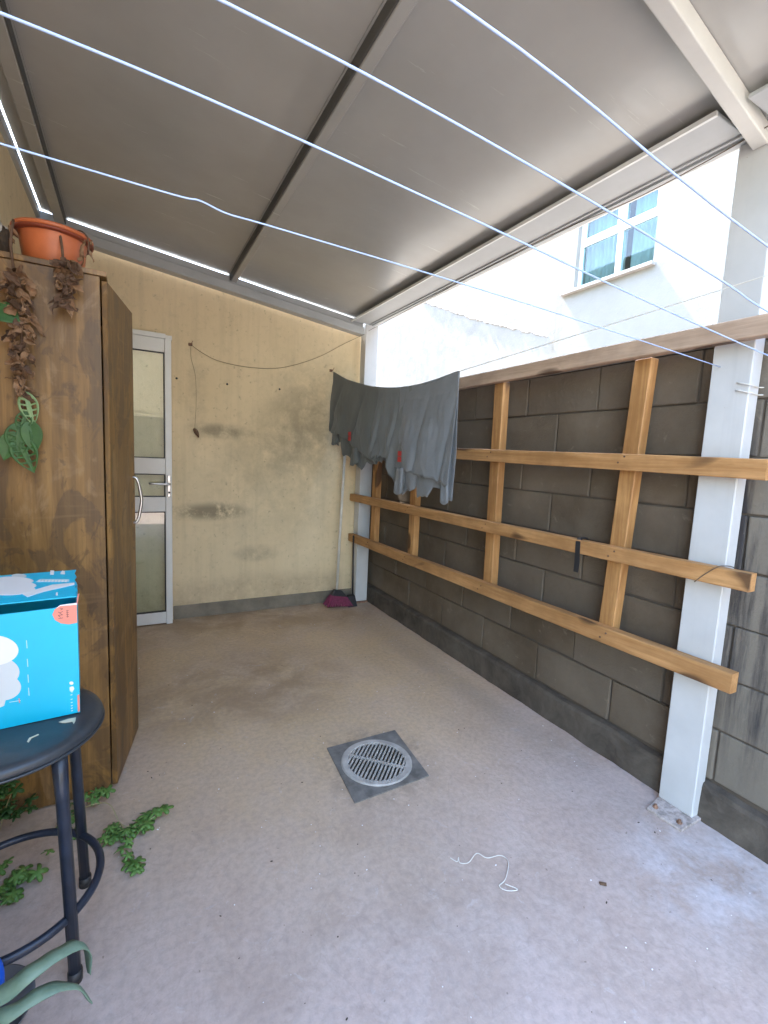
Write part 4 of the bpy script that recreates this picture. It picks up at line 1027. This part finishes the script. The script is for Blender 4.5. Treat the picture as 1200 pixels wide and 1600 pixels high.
# torn flaps at the right end
panel('torn_flap', [bq(-.001, .01, BH-.002), bq(-.001, .05, BH-.002), bq(-.006, .045, BH+.018), bq(-.004, .02, BH+.024)], ux, .002, M['coral'])

# ------------------------------------------------------------------ plants on the floor
def lobed_leaf(parent, at, ang, size, tilt, mat):
    """five-lobed soft leaf"""
    bm = bmesh.new(); ctr = bm.verts.new((0, 0, .006)); rim = []
    for k_ in range(30):
        t = k_/30*2*math.pi; r = .38+.62*abs(math.cos(t*2.5))**1.3
        if abs(t-math.pi) < .25: r = .18
        z = -.35*r*r*.5+.06*math.sin(t*5)
        rim.append(bm.verts.new((r*math.cos(t), r*math.sin(t)*.9, z)))
    mid = [bm.verts.new((v.co.x*.5, v.co.y*.5, .05)) for v in rim]
    for k_ in range(30):
        j = (k_+1) % 30
        bm.faces.new((ctr, mid[k_], mid[j])); bm.faces.new((mid[k_], rim[k_], rim[j], mid[j]))
    R = Matrix.Translation(at) @ Matrix.Rotation(ang, 4, 'Z') @ Matrix.Rotation(tilt, 4, 'Y') @ Matrix.Diagonal((size, size, size, 1))
    bmesh.ops.transform(bm, verts=bm.verts, matrix=R)
    o = obj('leaf', bm, mat, parent, True); m_ = o.modifiers.new('thick', 'SOLIDIFY'); m_.thickness = .0006
    return o
def weed(name, label, stems, leaves, size=.027, mat='weed', rr=None):
    t = thing(name, label, 'weed', stems[0][0])
    for p in stems:
        bm = new(); tube(bm, smooth_pts(p, 5), .0016, 5); obj('stem', bm, M['straw'], t, True)
    for (x, y, z) in leaves: lobed_leaf(t, (x, y, z), rr.uniform(0, 6.3), size*rr.uniform(.75, 1.25), rr.uniform(-.15, .45), M[mat])
    return t
rr = random.Random(4)
def scatter(c, rx, ry, n, z=.02): return [(c[0]+rr.gauss(0, .5)*rx, c[1]+rr.gauss(0, .5)*ry, z+rr.uniform(-.01, .015)) for _ in range(n)]
weed('creeping_weed', 'bright green creeping weed on the concrete beside the stool, pale stem',
     [[(-.22, 1.85, .01), (-.16, 1.84, .05), (-.09, 1.83, .045), (-.05, 1.74, .02), (.0, 1.70, .02)], [(-.05, 1.74, .02), (-.02, 1.62, .02), (-.01, 1.53, .01)], [(0, 1.7, .02), (.05, 1.71, .03), (.075, 1.74, .03)]],
     scatter((-.075, 1.715), .045, .06, 12)+scatter((.0, 1.70), .05, .03, 8)+scatter((.045, 1.725), .035, .025, 5, .03)+[(.075, 1.745, .03), (.09, 1.74, .03)]+scatter((-.02, 1.60), .022, .03, 4)+scatter((-.01, 1.535), .022, .03, 4), rr=rr)
weed('creeping_weed', 'small pale weed growing at the foot of the wardrobe behind the stool leg',
     [[(-.16, 1.92, 0), (-.15, 1.915, .04), (-.14, 1.90, .06)]], scatter((-.145, 1.90), .05, .03, 8, .04)+scatter((-.20, 1.80), .04, .08, 7, .02), rr=rr)
weed('creeping_weed', 'leafy weed on the floor inside the stool foot ring',
     [[(-.36, 1.66, 0), (-.33, 1.66, .03), (-.30, 1.65, .02)]], scatter((-.34, 1.655), .07, .07, 16, .02)+scatter((-.33, 1.57), .02, .03, 4), rr=rr)
weed('creeping_weed', 'dark green weed against the wardrobe base at the left edge',
     [[(-.42, 1.90, 0), (-.40, 1.90, .08), (-.38, 1.88, .14)]], scatter((-.39, 1.90), .07, .04, 16, .07)+scatter((-.41, 1.90), .05, .03, 8, .16), mat='green', rr=rr)

# strap-leaved plant in a blue pot, bottom left
T = thing('blue_pot', 'bright blue plastic pot at the bottom left edge of the floor', 'plant pot', (-.375, 1.06, 0))
bm = new(); lathe(bm, [(.085, 0), (.10, .01), (.128, .235), (.134, .240), (.134, .262), (.124, .262), (.121, .235), (0, .225)], (-.375, 1.06, 0), 48); obj('pot_body', bm, M['bluepot'], T, True)
bm = new(); lathe(bm, [(.12, .23), (.06, .243), (0, .246)], (-.375, 1.06, 0), 24); obj('soil', bm, M['soil'], T, True)
T = thing('strap_leaf_plant', 'plant with thick grey green strap leaves drooping from the blue pot', 'plant', (-.33, 1.04, .24))
def strapleaf(pts, w, th=.0016):
    bm = new(); P = smooth_pts(pts, 7); prev = None; n = len(P)
    for i, p in enumerate(P):
        t = (P[min(i+1, n-1)]-P[max(i-1, 0)]).normalized(); side = Vector((.55, -.83, 0)); side = (side-t*side.dot(t)).normalized(); nn = side.cross(t).normalized()
        u = i/(n-1); ww = w*(min(1, .55+u*2.5))*(1-u**6*.75)
        ring = [bm.verts.new(p+side*ww*a-nn*(abs(a)*ww*.25)+nn*b+Vector((0, 0, mnoise.noise(p*30+side*a)*.006))) for a, b in ((-.5, 0), (0, 0), (.5, 0), (.5, -th), (0, -th), (-.5, -th))]
        if prev:
            for k_ in range(6): bm.faces.new((prev[k_], prev[(k_+1) % 6], ring[(k_+1) % 6], ring[k_]))
        prev = ring
    return obj('leaf', bm, M['strap'], T, True)
strapleaf([(-.30, 1.02, .25), (-.225, 1.01, .30), (-.165, 1.03, .315), (-.118, 1.055, .30), (-.095, 1.06, .27), (-.093, 1.05, .22)], .039)
strapleaf([(-.30, .99, .25), (-.22, .97, .29), (-.16, .985, .295), (-.11, .99, .27), (-.085, .985, .22)], .033)
strapleaf([(-.36, 1.10, .25), (-.35, 1.15, .33), (-.34, 1.19, .36), (-.34, 1.24, .35)], .040)
bm = new(); lathe(bm, [(.08, 0), (.10, .004), (.112, .026), (.108, .026), (.096, .008), (0, .006)], (-.335, 1.24, 0), 48)
tag(obj('pot_saucer', bm, M['saucer'], smooth=True), 'dark grey round saucer on the floor under the stool', 'saucer')
